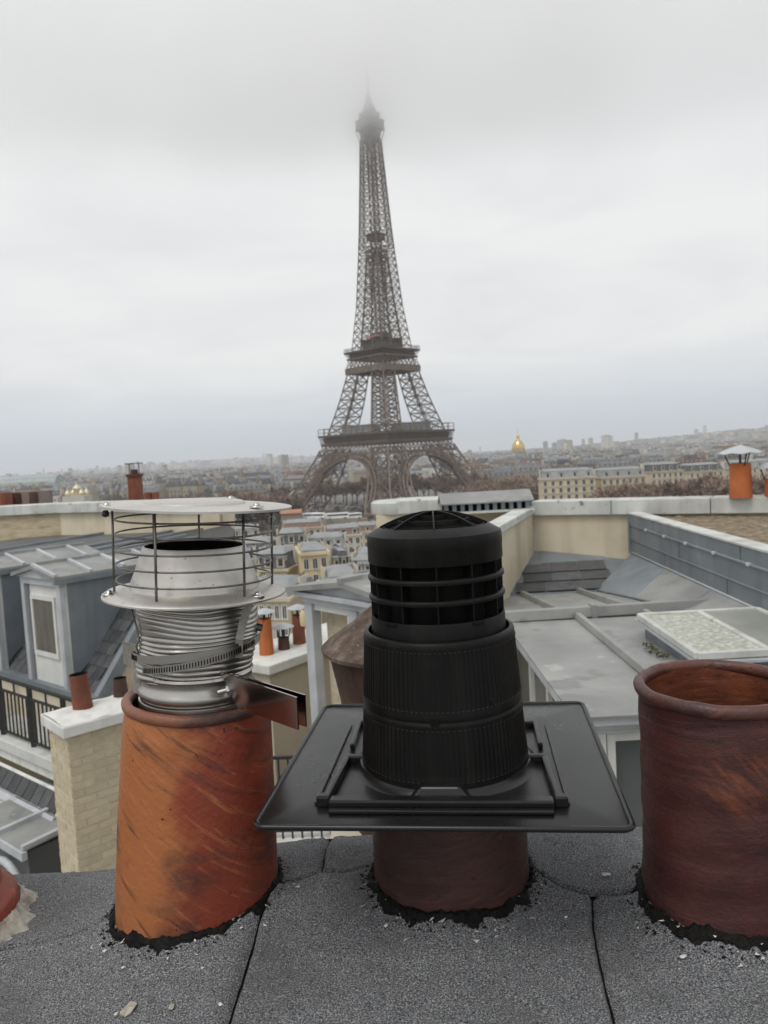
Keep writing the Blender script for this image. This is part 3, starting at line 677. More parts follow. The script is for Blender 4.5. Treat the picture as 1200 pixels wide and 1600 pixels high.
# ------------------------------------------------------------------ stone terraces and nearer houses with windows of their own
STONE = mat('cream_cut_stone', [(0.25, (0.46, 0.385, 0.27)), (0.7, (0.62, 0.535, 0.39))], scale=0.25, rough=0.95, detail=8, streak=((0.36, 0.3, 0.21), .3, .5))
YELLOW = mat('yellow_render', [(0.25, (0.56, 0.44, 0.25)), (0.7, (0.66, 0.55, 0.34))], scale=0.3, rough=0.95, detail=7)
PALEST = mat('pale_stone', [(0.25, (0.50, 0.46, 0.38)), (0.7, (0.64, 0.60, 0.52))], scale=0.3, rough=0.95, detail=7)
REDWALL = mat('red_brown_brickwork', [(0.3, (0.16, 0.075, 0.05)), (0.7, (0.24, 0.12, 0.08))], scale=1, rough=0.95, detail=8)
ROOFZ = mat('grey_zinc_roof', [(0.3, (0.22, 0.23, 0.235)), (0.7, (0.335, 0.342, 0.34))], scale=0.3, rough=0.55, metal=.2, detail=6)
ROOFS = mat('slate_mansard', [(0.3, (0.060, 0.064, 0.070)), (0.7, (0.12, 0.125, 0.13))], scale=1, rough=0.6, detail=6)
ROOFR = mat('rust_tile_roof', [(0.3, (0.17, 0.115, 0.09)), (0.7, (0.26, 0.18, 0.145))], scale=1.5, rough=0.9, detail=6)
WIN_ME = {}
def win_mesh(w, h):
    k = (round(w, 2), round(h, 2))
    if k not in WIN_ME:
        m = MB(); m.box((0, -.05, 0), (w, .1, h), mi=0)
        for s in (-1, 1): m.box((s * (w / 2 + .06), -.08, 0), (.12, .16, h + .12), mi=1)
        m.box((0, -.08, h / 2 + .06), (w, .159, .12), mi=1); m.box((0, -.12, -h / 2 - .08), (w + .4, .24, .14), mi=1); m.box((0, -.11, 0), (.07, .03, h), mi=1)
        me = m.mesh('window'); me.materials.append(GLASS); me.materials.append(PAINT); WIN_ME[k] = me
    return WIN_ME[k]
def house(name, c, w, d, h, rz, wall, roof, rh, nx, nf, fl, label, cat='building', group=None, dormers=True, steep=.32, sidewin=0, band=True):
    """walls, cornices, mansard, dormers, chimneys; each window its own part"""
    t = thing(name, c, label, cat, group, rot=(0, 0, rz)); a, b = w / 2, d / 2
    m = MB(); m.box((0, 0, h / 2), (w, d, h)); m.build('wall', wall, t, local=True)
    m = MB(); m.box((0, 0, h + .15), (w + .9, d + .9, .5))
    if band: m.box((0, -b - .12, h - fl), (w + .1, .26, .3)); m.box((0, -b - .12, h - 2 * fl), (w + .1, .26, .3))
    m.build('cornice', wall, t, local=True)
    i = rh * steep
    m = MB(); m.hexa([Vector(q) for q in ((-a, -b, h + .4), (a, -b, h + .4), (a, b, h + .4), (-a, b, h + .4), (-a + i, -b + i, h + rh), (a - i, -b + i, h + rh), (a - i, b - i, h + rh), (-a + i, b - i, h + rh))])
    m.hexa([Vector(q) for q in ((-a + i - .2, -b + i - .2, h + rh), (a - i + .2, -b + i - .2, h + rh), (a - i + .2, b - i + .2, h + rh), (-a + i - .2, b - i + .2, h + rh), (-a + i + 1, -b * .2, h + rh + .9), (a - i - 1, -b * .2, h + rh + .9), (a - i - 1, b * .2, h + rh + .9), (-a + i + 1, b * .2, h + rh + .9))], 1)
    m.build('roof', [roof, ROOFZ], t, local=True)
    me = win_mesh(min(1.25, w / nx * .5), fl * .62)
    for f in range(nf):
        for k in range(nx):
            o = bpy.data.objects.new('window', me); COL.objects.link(o); o.parent = t; o.location = (-a + (k + .5) * w / nx, -b - .003, h - (f + .55) * fl)
        for k in range(sidewin):
            for sd in (-1, 1):
                o = bpy.data.objects.new('window', me); COL.objects.link(o); o.parent = t; o.location = (sd * (a + .003), -b + (k + .5) * d / sidewin, h - (f + .55) * fl); o.rotation_euler = (0, 0, sd * math.pi / 2)
    if dormers:
        nd = max(2, nx // 2 + 1) if nx > 3 else nx; dw = min(1.5, w / nd * .6); dm = None
        for k in range(nd):
            x = -a + (k + .5) * w / nd
            if dm is None:
                m = MB(); m.box((0, .55 * rh * steep + .2, rh * .36), (dw, rh * steep + .8, rh * .62)); m.box((0, .55 * rh * steep + .1, rh * .70), (dw + .35, rh * steep + 1.1, .16), mi=1); m.box((0, -.02, rh * .38), (dw * .62, .9 * .1 + .3, rh * .42), mi=2)
                dm = m.mesh('dormer')
                for q in (PALEST, ROOFZ, GLASS): dm.materials.append(q)
            o = bpy.data.objects.new('dormer', dm); COL.objects.link(o); o.parent = t; o.location = (x, -b + .25, h + .4)
    for s in (-1, 1):
        m = MB(); m.box((s * (a - .25), b * .15, h + rh * .5 + .3), (.42, d * .22, rh + 1.0)); 
        for q in range(3): m.lathe([(.11, 0), (.09, .45)], 8, (s * (a - .25), b * .15 - d * .07 + q * d * .07, h + rh + .8), mi=1)
        m.build('chimney', [PALEST, CLAY_FAR_DARK], t, local=True)
    return t
# the long cream terrace at the right, seen over the parapet
for (u0, u1, y, ve, lab, rz, nx) in ((849, 932, 335, 748, 'cream stone corner block at the left end of the terrace, arched dormers', -6, 7),
                                     (934, 1008, 345, 746, 'cream stone block second along the terrace beyond the parapet', 8, 7),
                                     (1010, 1066, 370, 737, 'taller cream stone block in the middle of the terrace', 12, 6),
                                     (1067, 1130, 400, 737, 'cream stone terrace block behind the orange chimney pot', 15, 6),
                                     (1132, 1215, 430, 731, 'cream stone block at the right end of the terrace', 18, 7)):
    p0, p1 = at(u0, ve, y), at(u1, ve, y); w = (p1 - p0).length
    house('stone_terrace', ((p0.x + p1.x) / 2, y + 7, 0), w, 14, p0.z * .5 + p1.z * .5, math.radians(rz), STONE, ROOFS if nx == 6 else ROOFZ, 3.6, nx, 4, 3.1, lab, group='stone terrace on the right')
near = [ # u0, u1, v eave, distance, wall, roof, roof height, floors, windows, turn, label
    (462, 503, 867, 140, YELLOW, ROOFZ, .8, 3, 3, 10, 'tall narrow yellow house with a flat zinc roof in the gap'),
    (398, 460, 892, 148, STONE, ROOFS, 3.2, 3, 5, -12, 'cream house with slate mansard behind the steel cowl'),
    (512, 546, 902, 150, PALEST, ROOFS, 5.0, 3, 3, 12, 'pale house with steep slate mansard left of the black vent'),
    (548, 590, 905, 132, PALEST, ROOFZ, 3.2, 3, 3, -8, 'whitish house with zinc dormers beside the black vent'),
    (558, 602, 872, 176, REDWALL, ROOFZ, 1.0, 3, 3, 0, 'red-brown brick house wall beside the black vent'),
    (428, 476, 853, 196, PALEST, ROOFS, 3.2, 3, 5, 6, 'pale mansard house above the yellow roofs'),
    (478, 540, 858, 205, STONE, ROOFZ, 3.0, 3, 6, -5, 'cream house with long grey zinc roof behind the yellow house'),
    (505, 560, 838, 250, PALEST, ROOFR, 2.6, 3, 5, 8, 'cream house with rust tiled roof below the park trees'),
    (540, 600, 832, 285, STONE, ROOFR, 2.6, 3, 6, -6, 'far cream house with rust roof beside the black vent'),
    (440, 500, 826, 285, STONE, ROOFR, 2.2, 3, 6, 4, 'cream house with rust roof near the white coaches'),
    (340, 400, 842, 240, PALEST, ROOFZ, 3.0, 3, 6, 14, 'pale house with zinc roof seen through the wire cage'),
    (372, 432, 872, 178, PALEST, ROOFS, 3.4, 3, 5, -10, 'pale mansard house seen through the right of the wire cage'),
    (330, 392, 905, 120, STONE, ROOFS, 3.4, 3, 5, 8, 'cream mansard house low behind the wire cage'),
    (392, 468, 938, 108, STONE, ROOFZ, 1.6, 3, 6, -14, 'low cream facade with windows under the steel brim'),
    (500, 560, 928, 112, PALEST, ROOFZ, 2.5, 3, 5, 10, 'pale zinc roofed house low behind the pediment'),
]
for (u0, u1, ve, y, wall, roof, rh, nf, nx, rz, lab) in near:
    p0, p1 = at(u0, ve, y), at(u1, ve, y); w = (p1 - p0).length; h = max(4, (p0.z + p1.z) / 2)
    house('town_house', ((p0.x + p1.x) / 2, y + 6, 0), w, 12, h, math.radians(rz), wall, roof, rh, nx, nf, 3.0, lab, group='houses in the gap below the park', dormers=rh > 2.4, band=False)
# white coaches on the quay and an orange awning
COACH = mat('white_coach_paint', [(0.3, (0.75, 0.76, 0.76)), (0.7, (0.82, 0.82, 0.82))], scale=1, rough=0.3)
TYRE = mat('tyre', [(0.3, (0.02, 0.02, 0.02)), (0.7, (0.03, 0.03, 0.03))], scale=5, rough=0.9)
for i, (u, y, L, rz, lab) in enumerate(((486, 405, 9, .2, 'white coach parked on the quay, leftmost by the bare trees'), (498, 395, 7, -.4, 'short white van on the quay between the two coaches'), (527, 400, 12, .1, 'long white coach on the quay left of the cream chimney'), (553, 410, 8, .3, 'small white coach on the quay nearest the cream chimney'))):
    p = at(u, 802, y); base = p.z - 3; t = thing('coach', (p.x, y, base), lab, 'coach', 'white vehicles on the quay', rot=(0, 0, rz))
    m = MB(); m.box((0, 0, 1.75), (L, 2.5, 2.7)); m.box((0, 0, 3.15), (L * .9, 2.2, .25)); m.build('body', COACH, t, local=True, bevel=.2)
    m = MB(); m.box((0, -1.26, 2.2), (L * .9, .06, .9)); m.build('side_window', GLASS, t, local=True)
    for s in (-.33, .33): m = MB(); m.tube([(s * L, -1.28, .5), (s * L, 1.28, .5)], .5, 12); m.build('wheel', TYRE, t, local=True)
    m = MB(); m.box((0, 0, -base / 2 - .01), (L * 1.6, 6, base)); 
    m.v = [Matrix.Rotation(rz, 3, 'Z') @ q + Vector((p.x, y, base)) for q in m.v]; m.build('quay', FW[2], kind='structure')
_p = at(455, 798, 400)
t = thing('market_stall', (_p.x, 400, 0), 'orange awning stall below the bare trees left of the coaches', 'stall')
m = MB(); m.hexa([Vector(q) for q in ((-5.5, -3, _p.z - 1.2), (5.5, -3, _p.z - 1.2), (5.5, 3, _p.z - .6), (-5.5, 3, _p.z - .6), (-5.5, -2.2, _p.z), (5.5, -2.2, _p.z), (5.5, 3, _p.z + .4), (-5.5, 3, _p.z + .4))]); m.build('awning', TOWER_OR, t, local=True)
m = MB(); m.box((0, .4, (_p.z - 1.2) / 2), (10.4, 4.6, _p.z - 1.2)); m.build('wall', FW[2], t, local=True)

# ------------------------------------------------------------------ the air: even haze over the plain, and the low cloud round the summit
hz = MB(); hz.box((0, 14500, 171), (54000, 31400, 346)); hz = hz.build('haze', [], org=(0, 0, 0), kind='stuff', label='pale even winter haze over the whole city', cat='haze')
HM = bpy.data.materials.new('haze_air'); HM.use_nodes = True; t = HM.node_tree; t.nodes.clear()
pv = t.nodes.new('ShaderNodeVolumePrincipled'); pv.inputs['Color'].default_value = (0.90, 0.94, 1.0, 1); pv.inputs['Density'].default_value = 0.00013; pv.inputs['Anisotropy'].default_value = 0.0
ou = t.nodes.new('ShaderNodeOutputMaterial'); t.links.new(pv.outputs[0], ou.inputs['Volume']); hz.data.materials.append(HM)
cl = MB(); nA, nB = 24, 12
cl.lathe([(max(.001, math.sin(math.pi * j / nB)), -math.cos(math.pi * j / nB)) for j in range(nB + 1)], nA)
cl.v = [Vector((q.x * 460 + 4.8, q.y * 170 + 542, q.z * 70 + 306)) for q in cl.v]
cl = cl.build('low_cloud', [], org=(4.8, 542, 306), kind='stuff', label='low grey cloud swallowing the top of the tower', cat='cloud')
CM = bpy.data.materials.new('cloud_vapour'); CM.use_nodes = True; t = CM.node_tree; t.nodes.clear(); N = t.nodes; L = t.links
tcx = N.new('ShaderNodeTexCoord'); mpx = N.new('ShaderNodeMapping'); mpx.inputs['Scale'].default_value = (1 / 460, 1 / 170, 1 / 70); L.new(tcx.outputs['Object'], mpx.inputs[0])
ln = N.new('ShaderNodeVectorMath'); ln.operation = 'LENGTH'; L.new(mpx.outputs[0], ln.inputs[0])
r1 = N.new('ShaderNodeMapRange'); r1.interpolation_type = 'SMOOTHSTEP'
for k, x in (('From Min', 1.0), ('From Max', .25), ('To Min', 0), ('To Max', 1)): r1.inputs[k].default_value = x
L.new(ln.outputs['Value'], r1.inputs['Value'])
nzx = N.new('ShaderNodeTexNoise'); nzx.inputs['Scale'].default_value = .011; nzx.inputs['Detail'].default_value = 2; L.new(tcx.outputs['Object'], nzx.inputs['Vector'])
r2 = N.new('ShaderNodeMapRange')
for k, x in (('From Min', .3), ('From Max', .7), ('To Min', .35), ('To Max', 1.5)): r2.inputs[k].default_value = x
L.new(nzx.outputs['Fac'], r2.inputs['Value'])
mu = N.new('ShaderNodeMath'); mu.operation = 'MULTIPLY'; L.new(r1.outputs[0], mu.inputs[0]); L.new(r2.outputs[0], mu.inputs[1])
mu2 = N.new('ShaderNodeMath'); mu2.operation = 'MULTIPLY'; L.new(mu.outputs[0], mu2.inputs[0]); mu2.inputs[1].default_value = 0.030
pv = N.new('ShaderNodeVolumePrincipled'); pv.inputs['Color'].default_value = (1.0, 1.0, 1.0, 1); pv.inputs['Anisotropy'].default_value = .8; L.new(mu2.outputs[0], pv.inputs['Density'])
ou = N.new('ShaderNodeOutputMaterial'); L.new(pv.outputs[0], ou.inputs['Volume']); cl.data.materials.append(CM)

# ------------------------------------------------------------------ neighbouring roofs on the right (axes along the view)
def quad_prism(pts, t):            # a sheet through pts, thickened downwards
    return MB().prism([Vector(p) - Vector((0, 0, t)) for p in pts], (0, 0, t))
def slab(pts, z0, z1):             # plan polygon between two heights
    return MB().prism([V(x, y, z0) for x, y in pts], (0, 0, z1 - z0))
def V2(p, z): return V(p[0], p[1], z)

wr = thing('zinc_roofed_house', V(2.1, 5.8, -EYE), 'house on the right with flat grey zinc roof and grey dormer window', 'house')
slab([(1.2, 4.62), (3.4, 4.62), (3.4, 11.2), (1.2, 11.2)], -EYE, -3.2).build('wall', BEIGE, wr)
slab([(1.26, 4.74), (3.4, 4.74), (3.4, 9.2), (1.26, 9.2)], -3.2, -1.86).build('roof_deck', BEIGE, wr)
# zinc panels between battens: front flat
xsb = [1.06, 1.74, 2.36, 2.98]
for a, b in zip(xsb, xsb[1:]):
    quad_prism([V(a, 4.44, -1.606), V(b, 4.44, -1.606), V(b, 7.0, -1.60), V(a, 7.0, -1.60)], .012).build('zinc_panel', ZINC, wr)
for x in xsb[1:3]:
    m = MB(); m.prism([V(x - .035, 4.42, -1.60), V(x + .035, 4.42, -1.60), V(x + .022, 4.42, -1.545), V(x - .022, 4.42, -1.545)], (0, 2.60, .004)); m.build('batten_roll', ZINC, wr, bevel=.006)
    m = MB(); m.box(V(x, 5.15, -1.57), (.076, .05, .062)); m.build('roll_joint', ZINC, wr)
m = MB(); m.prism([V(.95, 7.0, -1.60), V(.95, 7.10, -1.60), V(.95, 7.085, -1.50), V(.95, 7.015, -1.50)], (2.25, 0.1, 0)); m.build('ridge_roll', ZINC, wr, bevel=.008)
m = MB(); m.box(V(1.9, 7.09, -1.545), (.05, .12, .12)); m.build('roll_joint', ZINC, wr)
# rear slope, falling away behind the ridge
for a, b in ((.9, 1.68), (1.68, 2.36), (2.36, 3.05)):
    quad_prism([V(a, 7.09, -1.61), V(b, 7.09, -1.61), V(b - .04, 9.25, -1.78), V(a - .04, 9.25, -1.78)], .012).build('zinc_panel', ZINC, wr)
for x in (1.68, 2.36):
    m = MB(); m.prism([V(x - .035, 7.1, -1.61), V(x + .035, 7.1, -1.61), V(x + .022, 7.1, -1.555), V(x - .022, 7.1, -1.555)], (-.06, 2.1, -.165)); m.build('batten_roll', ZINC, wr, bevel=.006)
# slope rising to the back wall, with a patch of slates
def SP(x, t, dz=0): return V(x, 9.2 + 1.85 * t, -1.77 + .29 * t + dz)
quad_prism([SP(.9, 0), SP(3.0, 0), SP(3.4, 1), SP(1.9, 1)], .02).build('back_slope', ZINC_BLUE, wr)
for a, b in ((2.55, 2.98), (2.1, 2.55)):
    quad_prism([SP(a, .64, .012), SP(b, .64, .012), SP(b + .12, 1, .012), SP(a + .12, 1, .012)], .010).build('zinc_panel', ZINC_BLUE, wr)
slate_me = None
for r in range(3):
    for c in range(3):
        x0 = 1.55 + c * .375 + (r % 2) * .06 + r * .10; t0 = .02 + r * .195
        a = SP(x0, t0, .014); p = [SP(x0, t0, .026), SP(x0 + .365, t0, .026), SP(x0 + .365 + .07, t0 + .205, .011), SP(x0 + .07, t0 + .205, .011)]
        m = MB(); m.prism([q - Vector((0, 0, .007)) for q in p], (0, 0, .007)); m.build('slate', SLATE, wr)
# right-hand skirt below the upstand
def UP(t, z): return V(3.28 - .30 * t, 10.2 - 6.4 * t, z)
SKB = [V(2.52, 9.25, -1.765), V(2.66, 8.3, -1.690), V(2.74, 7.12, -1.588), V(2.70, 5.7, -1.590), V(2.60, 3.8, -1.590)]
SKT = [UP(0, -1.47), UP(.22, -1.465), UP(.44, -1.46), UP(.68, -1.455), UP(1, -1.45)]
for k in range(4):
    quad_prism([SKB[k] + Vector((0, -.004, 0)), SKB[k + 1] + Vector((0, .004, 0)), SKT[k + 1] + Vector((0, .004, 0)), SKT[k] + Vector((0, -.004, 0))], .012).build('zinc_skirt', ZINC_BLUE if k < 1 else ZINC, wr)
    m = MB(); m.bar(SKB[k + 1], SKT[k + 1], .03, .012); m.build('skirt_seam', ZINC_BLUE, wr)
m = MB(); m.tube(SKB, .012, 6); m.build('skirt_edge', ZINC_BLUE, wr)
# skylight
sk = thing('skylight', V(2.48, 5.75, -1.6), 'two-pane skylight with lichened left pane on the zinc roof', 'skylight')
def SKP(x, y, dz): return V(x, y, -1.47 + .02 * (y - 5.2) + dz)
m = MB()
for a, b in (((2.05, 5.25), (2.93, 5.25)), ((2.93, 5.25), (2.93, 6.32)), ((2.93, 6.32), (2.05, 6.32)), ((2.05, 6.32), (2.05, 5.25))):
    m.bar(V(*a, -1.545), V(*b, -1.545), .05, .13)
m.build('curb', ZINC_BLUE, sk)
m = MB(); m.prism([SKP(1.97, 5.14, -.045), SKP(3.02, 5.14, -.045), SKP(3.02, 6.42, -.045), SKP(1.97, 6.42, -.045)], (0, 0, .018)); m.build('flashing', ZINC_TRIM, sk)
for i, (x0, x1, mt) in enumerate(((2.03, 2.47, GLASS_DIRTY), (2.51, 2.95, GLASS_DULL))):
    m = MB(); m.prism([SKP(x0, 5.22, 0), SKP(x1, 5.22, 0), SKP(x1, 6.36, 0), SKP(x0, 6.36, 0)], (0, 0, .01)); o = m.build('pane', mt, sk); o['label'] = ('pane clouded with pale lichen', 'clean dull grey pane')[i]
m = MB()
for a, b in (((2.0, 5.2), (2.98, 5.2)), ((2.98, 5.2), (2.98, 6.38)), ((2.98, 6.38), (2.0, 6.38)), ((2.0, 6.38), (2.0, 5.2)), ((2.49, 5.2), (2.49, 6.38))):
    m.bar(SKP(*a, .003), SKP(*b, .003), .045, .05)
m.build('frame', COPING, sk, bevel=.006)
m = MB()
rnd = random.Random(4)
for k in range(60):
    p = V(1.99 + rnd.uniform(-.05, .03), rnd.uniform(5.5, 5.9), -1.598 + rnd.uniform(0, .03)); s = .03
    m.add([p, p + Vector((rnd.uniform(-s, s), rnd.uniform(-s, s), rnd.uniform(0, s))), p + Vector((rnd.uniform(-s, s), rnd.uniform(-s, s), rnd.uniform(0, s)))], [(0, 1, 2)])
MOSS = mat('moss', [(0.3, (0.05, 0.05, 0.025)), (0.7, (0.16, 0.15, 0.08))], scale=30, rough=1, bump=.5)
m.build('gutter_moss', MOSS, kind='stuff', label='dark moss gathered beside the skylight curb', cat='moss')
sk.location += Vector((.07, -.08, 0))
# dormer front and side below the flat roof
dn = thing('dormer_window', V(1.9, 4.6, -3.4), 'grey dormer front with pale moulded cornice below the zinc roof', 'dormer')
m = MB(); m.box(V(2.1, 4.55, -1.645), (2.1, .16, .07)); m.box(V(2.1, 4.585, -1.70), (2.02, .12, .045)); m.box(V(2.1, 4.60, -1.74), (1.96, .09, .04)); m.build('cornice', ZINC_TRIM, dn, bevel=.008)
m = MB(); m.box(V(1.11, 5.8, -1.645), (.10, 2.66, .07)); m.box(V(1.14, 5.8, -1.70), (.08, 2.6, .045)); m.build('side_cornice', ZINC_TRIM, dn, bevel=.008)
m = MB(); m.box(V(1.23, 4.62, -2.5), (.10, .10, 1.5)); m.build('post', PAINT, dn, bevel=.008)
m = MB(); m.box(V(1.315, 4.63, -2.5), (.05, .07, 1.5)); m.build('frame', PAINT, dn)
m = MB(); m.box(V(2.1, 4.65, -1.80), (1.52, .06, .06)); m.build('frame', PAINT, dn)
m = MB(); m.box(V(2.2, 4.67, -2.55), (1.75, .02, 1.45)); m.build('pane', GLASS_GREY, dn)
m = MB(); m.box(V(1.19, 5.85, -2.6), (.03, 2.4, 1.7)); m.build('side_pane', GLASS_GREY, dn)
for y in (4.78, 5.2, 5.62, 6.3):
    m = MB(); m.box(V(1.165, y, -2.55), (.05, .06, 1.66)); m.build('side_frame', PAINT, dn)
m = MB(); m.box(V(1.165, 5.8, -1.76), (.055, 2.4, .05)); m.build('side_frame', PAINT, dn)

# zinc-clad upstand and planted roof behind it
up = thing('zinc_upstand', UP(.5, -1.5), 'blue-grey zinc clad upstand with rolled joints at the right', 'upstand')
m = MB(); m.prism([UP(0, -1.7), UP(1, -1.7), UP(1, -.96), UP(0, -.96)], (.16, 0, 0)); m.build('core', ZINC_BLUE, up)
for row, (z0, z1, cuts) in enumerate(((-1.455, -1.29, (0, .22, .5, .8, 1)), (-1.29, -1.10, (0, .3, .66, 1)), (-1.095, -.955, (0, .16, .55, 1)))):
    for a, b in zip(cuts, cuts[1:]):
        m = MB(); m.prism([UP(a + .002, z0), UP(b - .002, z0), UP(b - .002, z1), UP(a + .002, z1)], (-.012 - .004 * row, 0, 0)); m.build('zinc_sheet', ZINC_BLUE, up)
m = MB(); m.tube([UP(0, -1.095) + Vector((-.02, 0, 0)), UP(1, -1.095) + Vector((-.02, 0, 0))], .016, 8); m.build('roll', ZINC_BLUE, up, True)
m = MB(); m.tube([UP(0, -1.29) + Vector((-.016, 0, 0)), UP(1, -1.29) + Vector((-.016, 0, 0))], .009, 8); m.build('roll', ZINC_BLUE, up, True)
m = MB(); m.tube([UP(0, -1.46) + Vector((-.016, 0, 0)), UP(1, -1.45) + Vector((-.016, 0, 0))], .011, 8); m.build('roll', ZINC_TRIM, up, True)
for t_ in (.12, .23, .34, .46, .58):
    m = MB(); q = UP(t_, -1.09) + Vector((-.03, 0, 0)); m.box(q, (.03, .05, .025)); m.build('clip', COPING, up)
m = MB(); m.prism([UP(-.01, -.95) + Vector((-.03, 0, 0)), UP(1, -.95) + Vector((-.03, 0, 0)), UP(1, -.95) + Vector((.15, 0, 0)), UP(-.01, -.95) + Vector((.15, 0, 0))], (0, 0, .018)); m.build('capping', COPING, up)
m = MB(); m.box(V(3.265, 10.19, -1.22), (.06, .03, .5)); m.build('end_strip', ZINC_BLUE, up)
SEDUM = mat('dry_moss_gravel', [(0.3, (0.10, 0.075, 0.045)), (0.5, (0.22, 0.17, 0.11)), (0.7, (0.36, 0.31, 0.23))], scale=14, rough=1, detail=9, bump=.8, bscale=40, bdist=.03)
m = MB(); m.grid(lambda i, j: V(lerp(3.42 - .05 * 0, 6.2, i), lerp(3.6, 10.3 - 1.3 * i, j), -1.0 + .03 * noise.noise(Vector((i * 30, j * 50, 0)))), 40, 60); m.build('planted_roof', SEDUM, smooth=True, kind='structure')
m = MB(); m.prism([V(3.44, 3.5, -EYE), V(6.6, 3.5, -EYE), V(6.6, 9.0, -EYE), V(3.44, 10.2, -EYE)], (0, 0, EYE - 1.06)); m.build('planted_roof_house', BEIGE, label='house below the planted roof at the far right', cat='house')

# parapet with weathered coping
pp = thing('parapet_wall', V(3.6, 10.3, -1.6), 'long cream parapet with weathered pale coping across the right', 'wall')
def PW(s): return (2.15 + s * .877, 11.0 - s * .48)           # plan line; s in metres
def wallseg(s0, s1, z0, z1, off0, off1):
    n = (.48, .877); a, b = PW(s0), PW(s1)
    return slab([(a[0] - n[0] * off0, a[1] - n[1] * off0), (b[0] - n[0] * off0, b[1] - n[1] * off0), (b[0] + n[0] * off1, b[1] + n[1] * off1), (a[0] + n[0] * off1, a[1] + n[1] * off1)], z0, z1)
wallseg(0, 1.33, -2.5, -.97, 0, .3).build('render', CREAM, pp)
wallseg(1.33, 5, -2.5, -.97, -.003, .3).build('render', BEIGE, pp)
cuts = [-.02, 1.1, 2.35, 3.5, 5.0]
for a, b in zip(cuts, cuts[1:]): wallseg(a + .004, b - .004, -.97, -.765, .07, .36).build('coping_stone', COPING, pp, bevel=.012)
# orange pots standing on the coping
def umbrella_pot(base, r, h, cap_r, rod, clay, label, group, band=True, taper=.92, plain_cap=False):
    t = thing('chimney_pot', base, label, 'chimney pot', group)
    m = MB(); m.lathe([(r, 0), (r * taper, h), (r * taper * .82, h), (r * taper * .8, h * .5)], 24, base); m.build('body', clay, t, 60)
    if cap_r:
        z = h + rod; n = 16
        m = MB(); m.lathe([(.012, z + cap_r * .36), (cap_r * .5, z + cap_r * .22), (cap_r, z), (cap_r, z - .006), (cap_r * .5, z + cap_r * .2), (.012, z + cap_r * .34)], 32, base, fn=lambda r_, z_, a, i: (r_, z_ + (.03 * r_ * math.cos(8 * a) if r_ > .05 else 0)))
        m.build('cap', ZINC_TRIM, t, 40)
        for k in range(3):
            a = 2 * math.pi * k / 3 + .5; m = MB(); m.tube([base + Vector((r * .8 * math.cos(a), r * .8 * math.sin(a), h - .06)), base + Vector((cap_r * .75 * math.cos(a), cap_r * .75 * math.sin(a), z + cap_r * .1))], .008, 6); m.build('stay', IRON, t)
        m = MB(); m.tube([base + Vector((0, 0, h - .05)), base + Vector((0, 0, z + cap_r * .3))], .014, 6); m.build('stem', IRON, t)
    return t
b = V2((4.48, 9.62), -.765); umbrella_pot(Vector(b), .135, .43, .265, .13, CLAY_FAR_ORANGE, 'orange chimney pot with ribbed white metal cap on the parapet', 'pots on the right parapet')
b = V2((4.87, 9.52), -.765); umbrella_pot(Vector(b), .13, .22, .24, .14, CLAY_FAR_ORANGE, 'shorter capped orange chimney pot cut by the right edge', 'pots on the right parapet')
# cream side wall rising from the slope, and the capped stack with a louvred lantern
sw = thing('cream_side_wall', V(1.6, 9.5, -2.6), 'cream rendered side wall right of the black vent', 'wall')
a_, b_ = (1.0, 7.9), (2.15, 11.05); n_ = (.94, -.34)
slab([a_, b_, (b_[0] - n_[0] * .16, b_[1] - n_[1] * .16), (a_[0] - n_[0] * .16, a_[1] - n_[1] * .16)], -3.2, -.93).build('render', CREAM, sw)
slab([(a_[0] + n_[0] * .05, a_[1] - .1), (b_[0] + n_[0] * .05, b_[1] + .0), (b_[0] - n_[0] * .20, b_[1] - n_[1] * .20), (a_[0] - n_[0] * .20, a_[1] - .1)], -.93, -.84).build('coping', COPING, sw, bevel=.01)
m = MB(); m.prism([SP(1.42, -.02, .0), SP(1.50, 0, .0), SP(2.08, 1, .0), SP(2.0, 1, .0)], (0, 0, .035)); m.build('flashing', ZINC_BLUE, sw)
st = thing('capped_chimney_stack', V(.8, 11.3, -3), 'cream chimney stack with thick mossy white cap behind the vent', 'chimney')
slab([(-.12, 11.12), (2.05, 11.12), (2.05, 11.75), (-.12, 11.75)], -3, -.86).build('stack', CREAM, st)
m = MB(); m.lathe([(.01, 0), (.36, 0), (.38, .02), (.38, .17), (.34, .2), (.01, .21)], 24, V(.19, 11.43, -.865)); m.build('cap_end', COPING, st, 50)
slab([(.19, 11.05), (2.08, 11.05), (2.08, 11.81), (.19, 11.81)], -.862, -.66).build('cap', COPING, st, bevel=.02)
lv = thing('louvred_lantern', V(1.4, 10.75, -.85), 'low grey louvred vent housing on top of the cream stack', 'vent')
m = MB(); m.box(V(1.42, 10.78, -.845), (1.3, .5, .03)); m.build('base', COPING, lv)
for k in range(11):
    m = MB(); m.box(V(.86 + k * .112, 10.58, -.775), (.055, .03, .11)); m.build('louvre_post', ZINC_BLUE, lv)
m = MB(); m.box(V(1.42, 10.80, -.775), (1.18, .36, .108)); m.build('dark_core', CAVITY, lv)  # dark box stands for the shade between the louvres
m = MB(); m.prism([V(.78, 10.50, -.725), V(.78, 10.80, -.595), V(.78, 11.06, -.725), V(.78, 11.06, -.707), V(.78, 10.80, -.575), V(.78, 10.50, -.707)], (1.28, 0, 0)); m.build('roof', ZINC, lv)
m = MB(); m.prism([V(.80, 10.58, -.722), V(.80, 10.80, -.606), V(.80, 11.0, -.722)], (.02, 0, 0)); m.build('gable', ZINC_BLUE, lv)

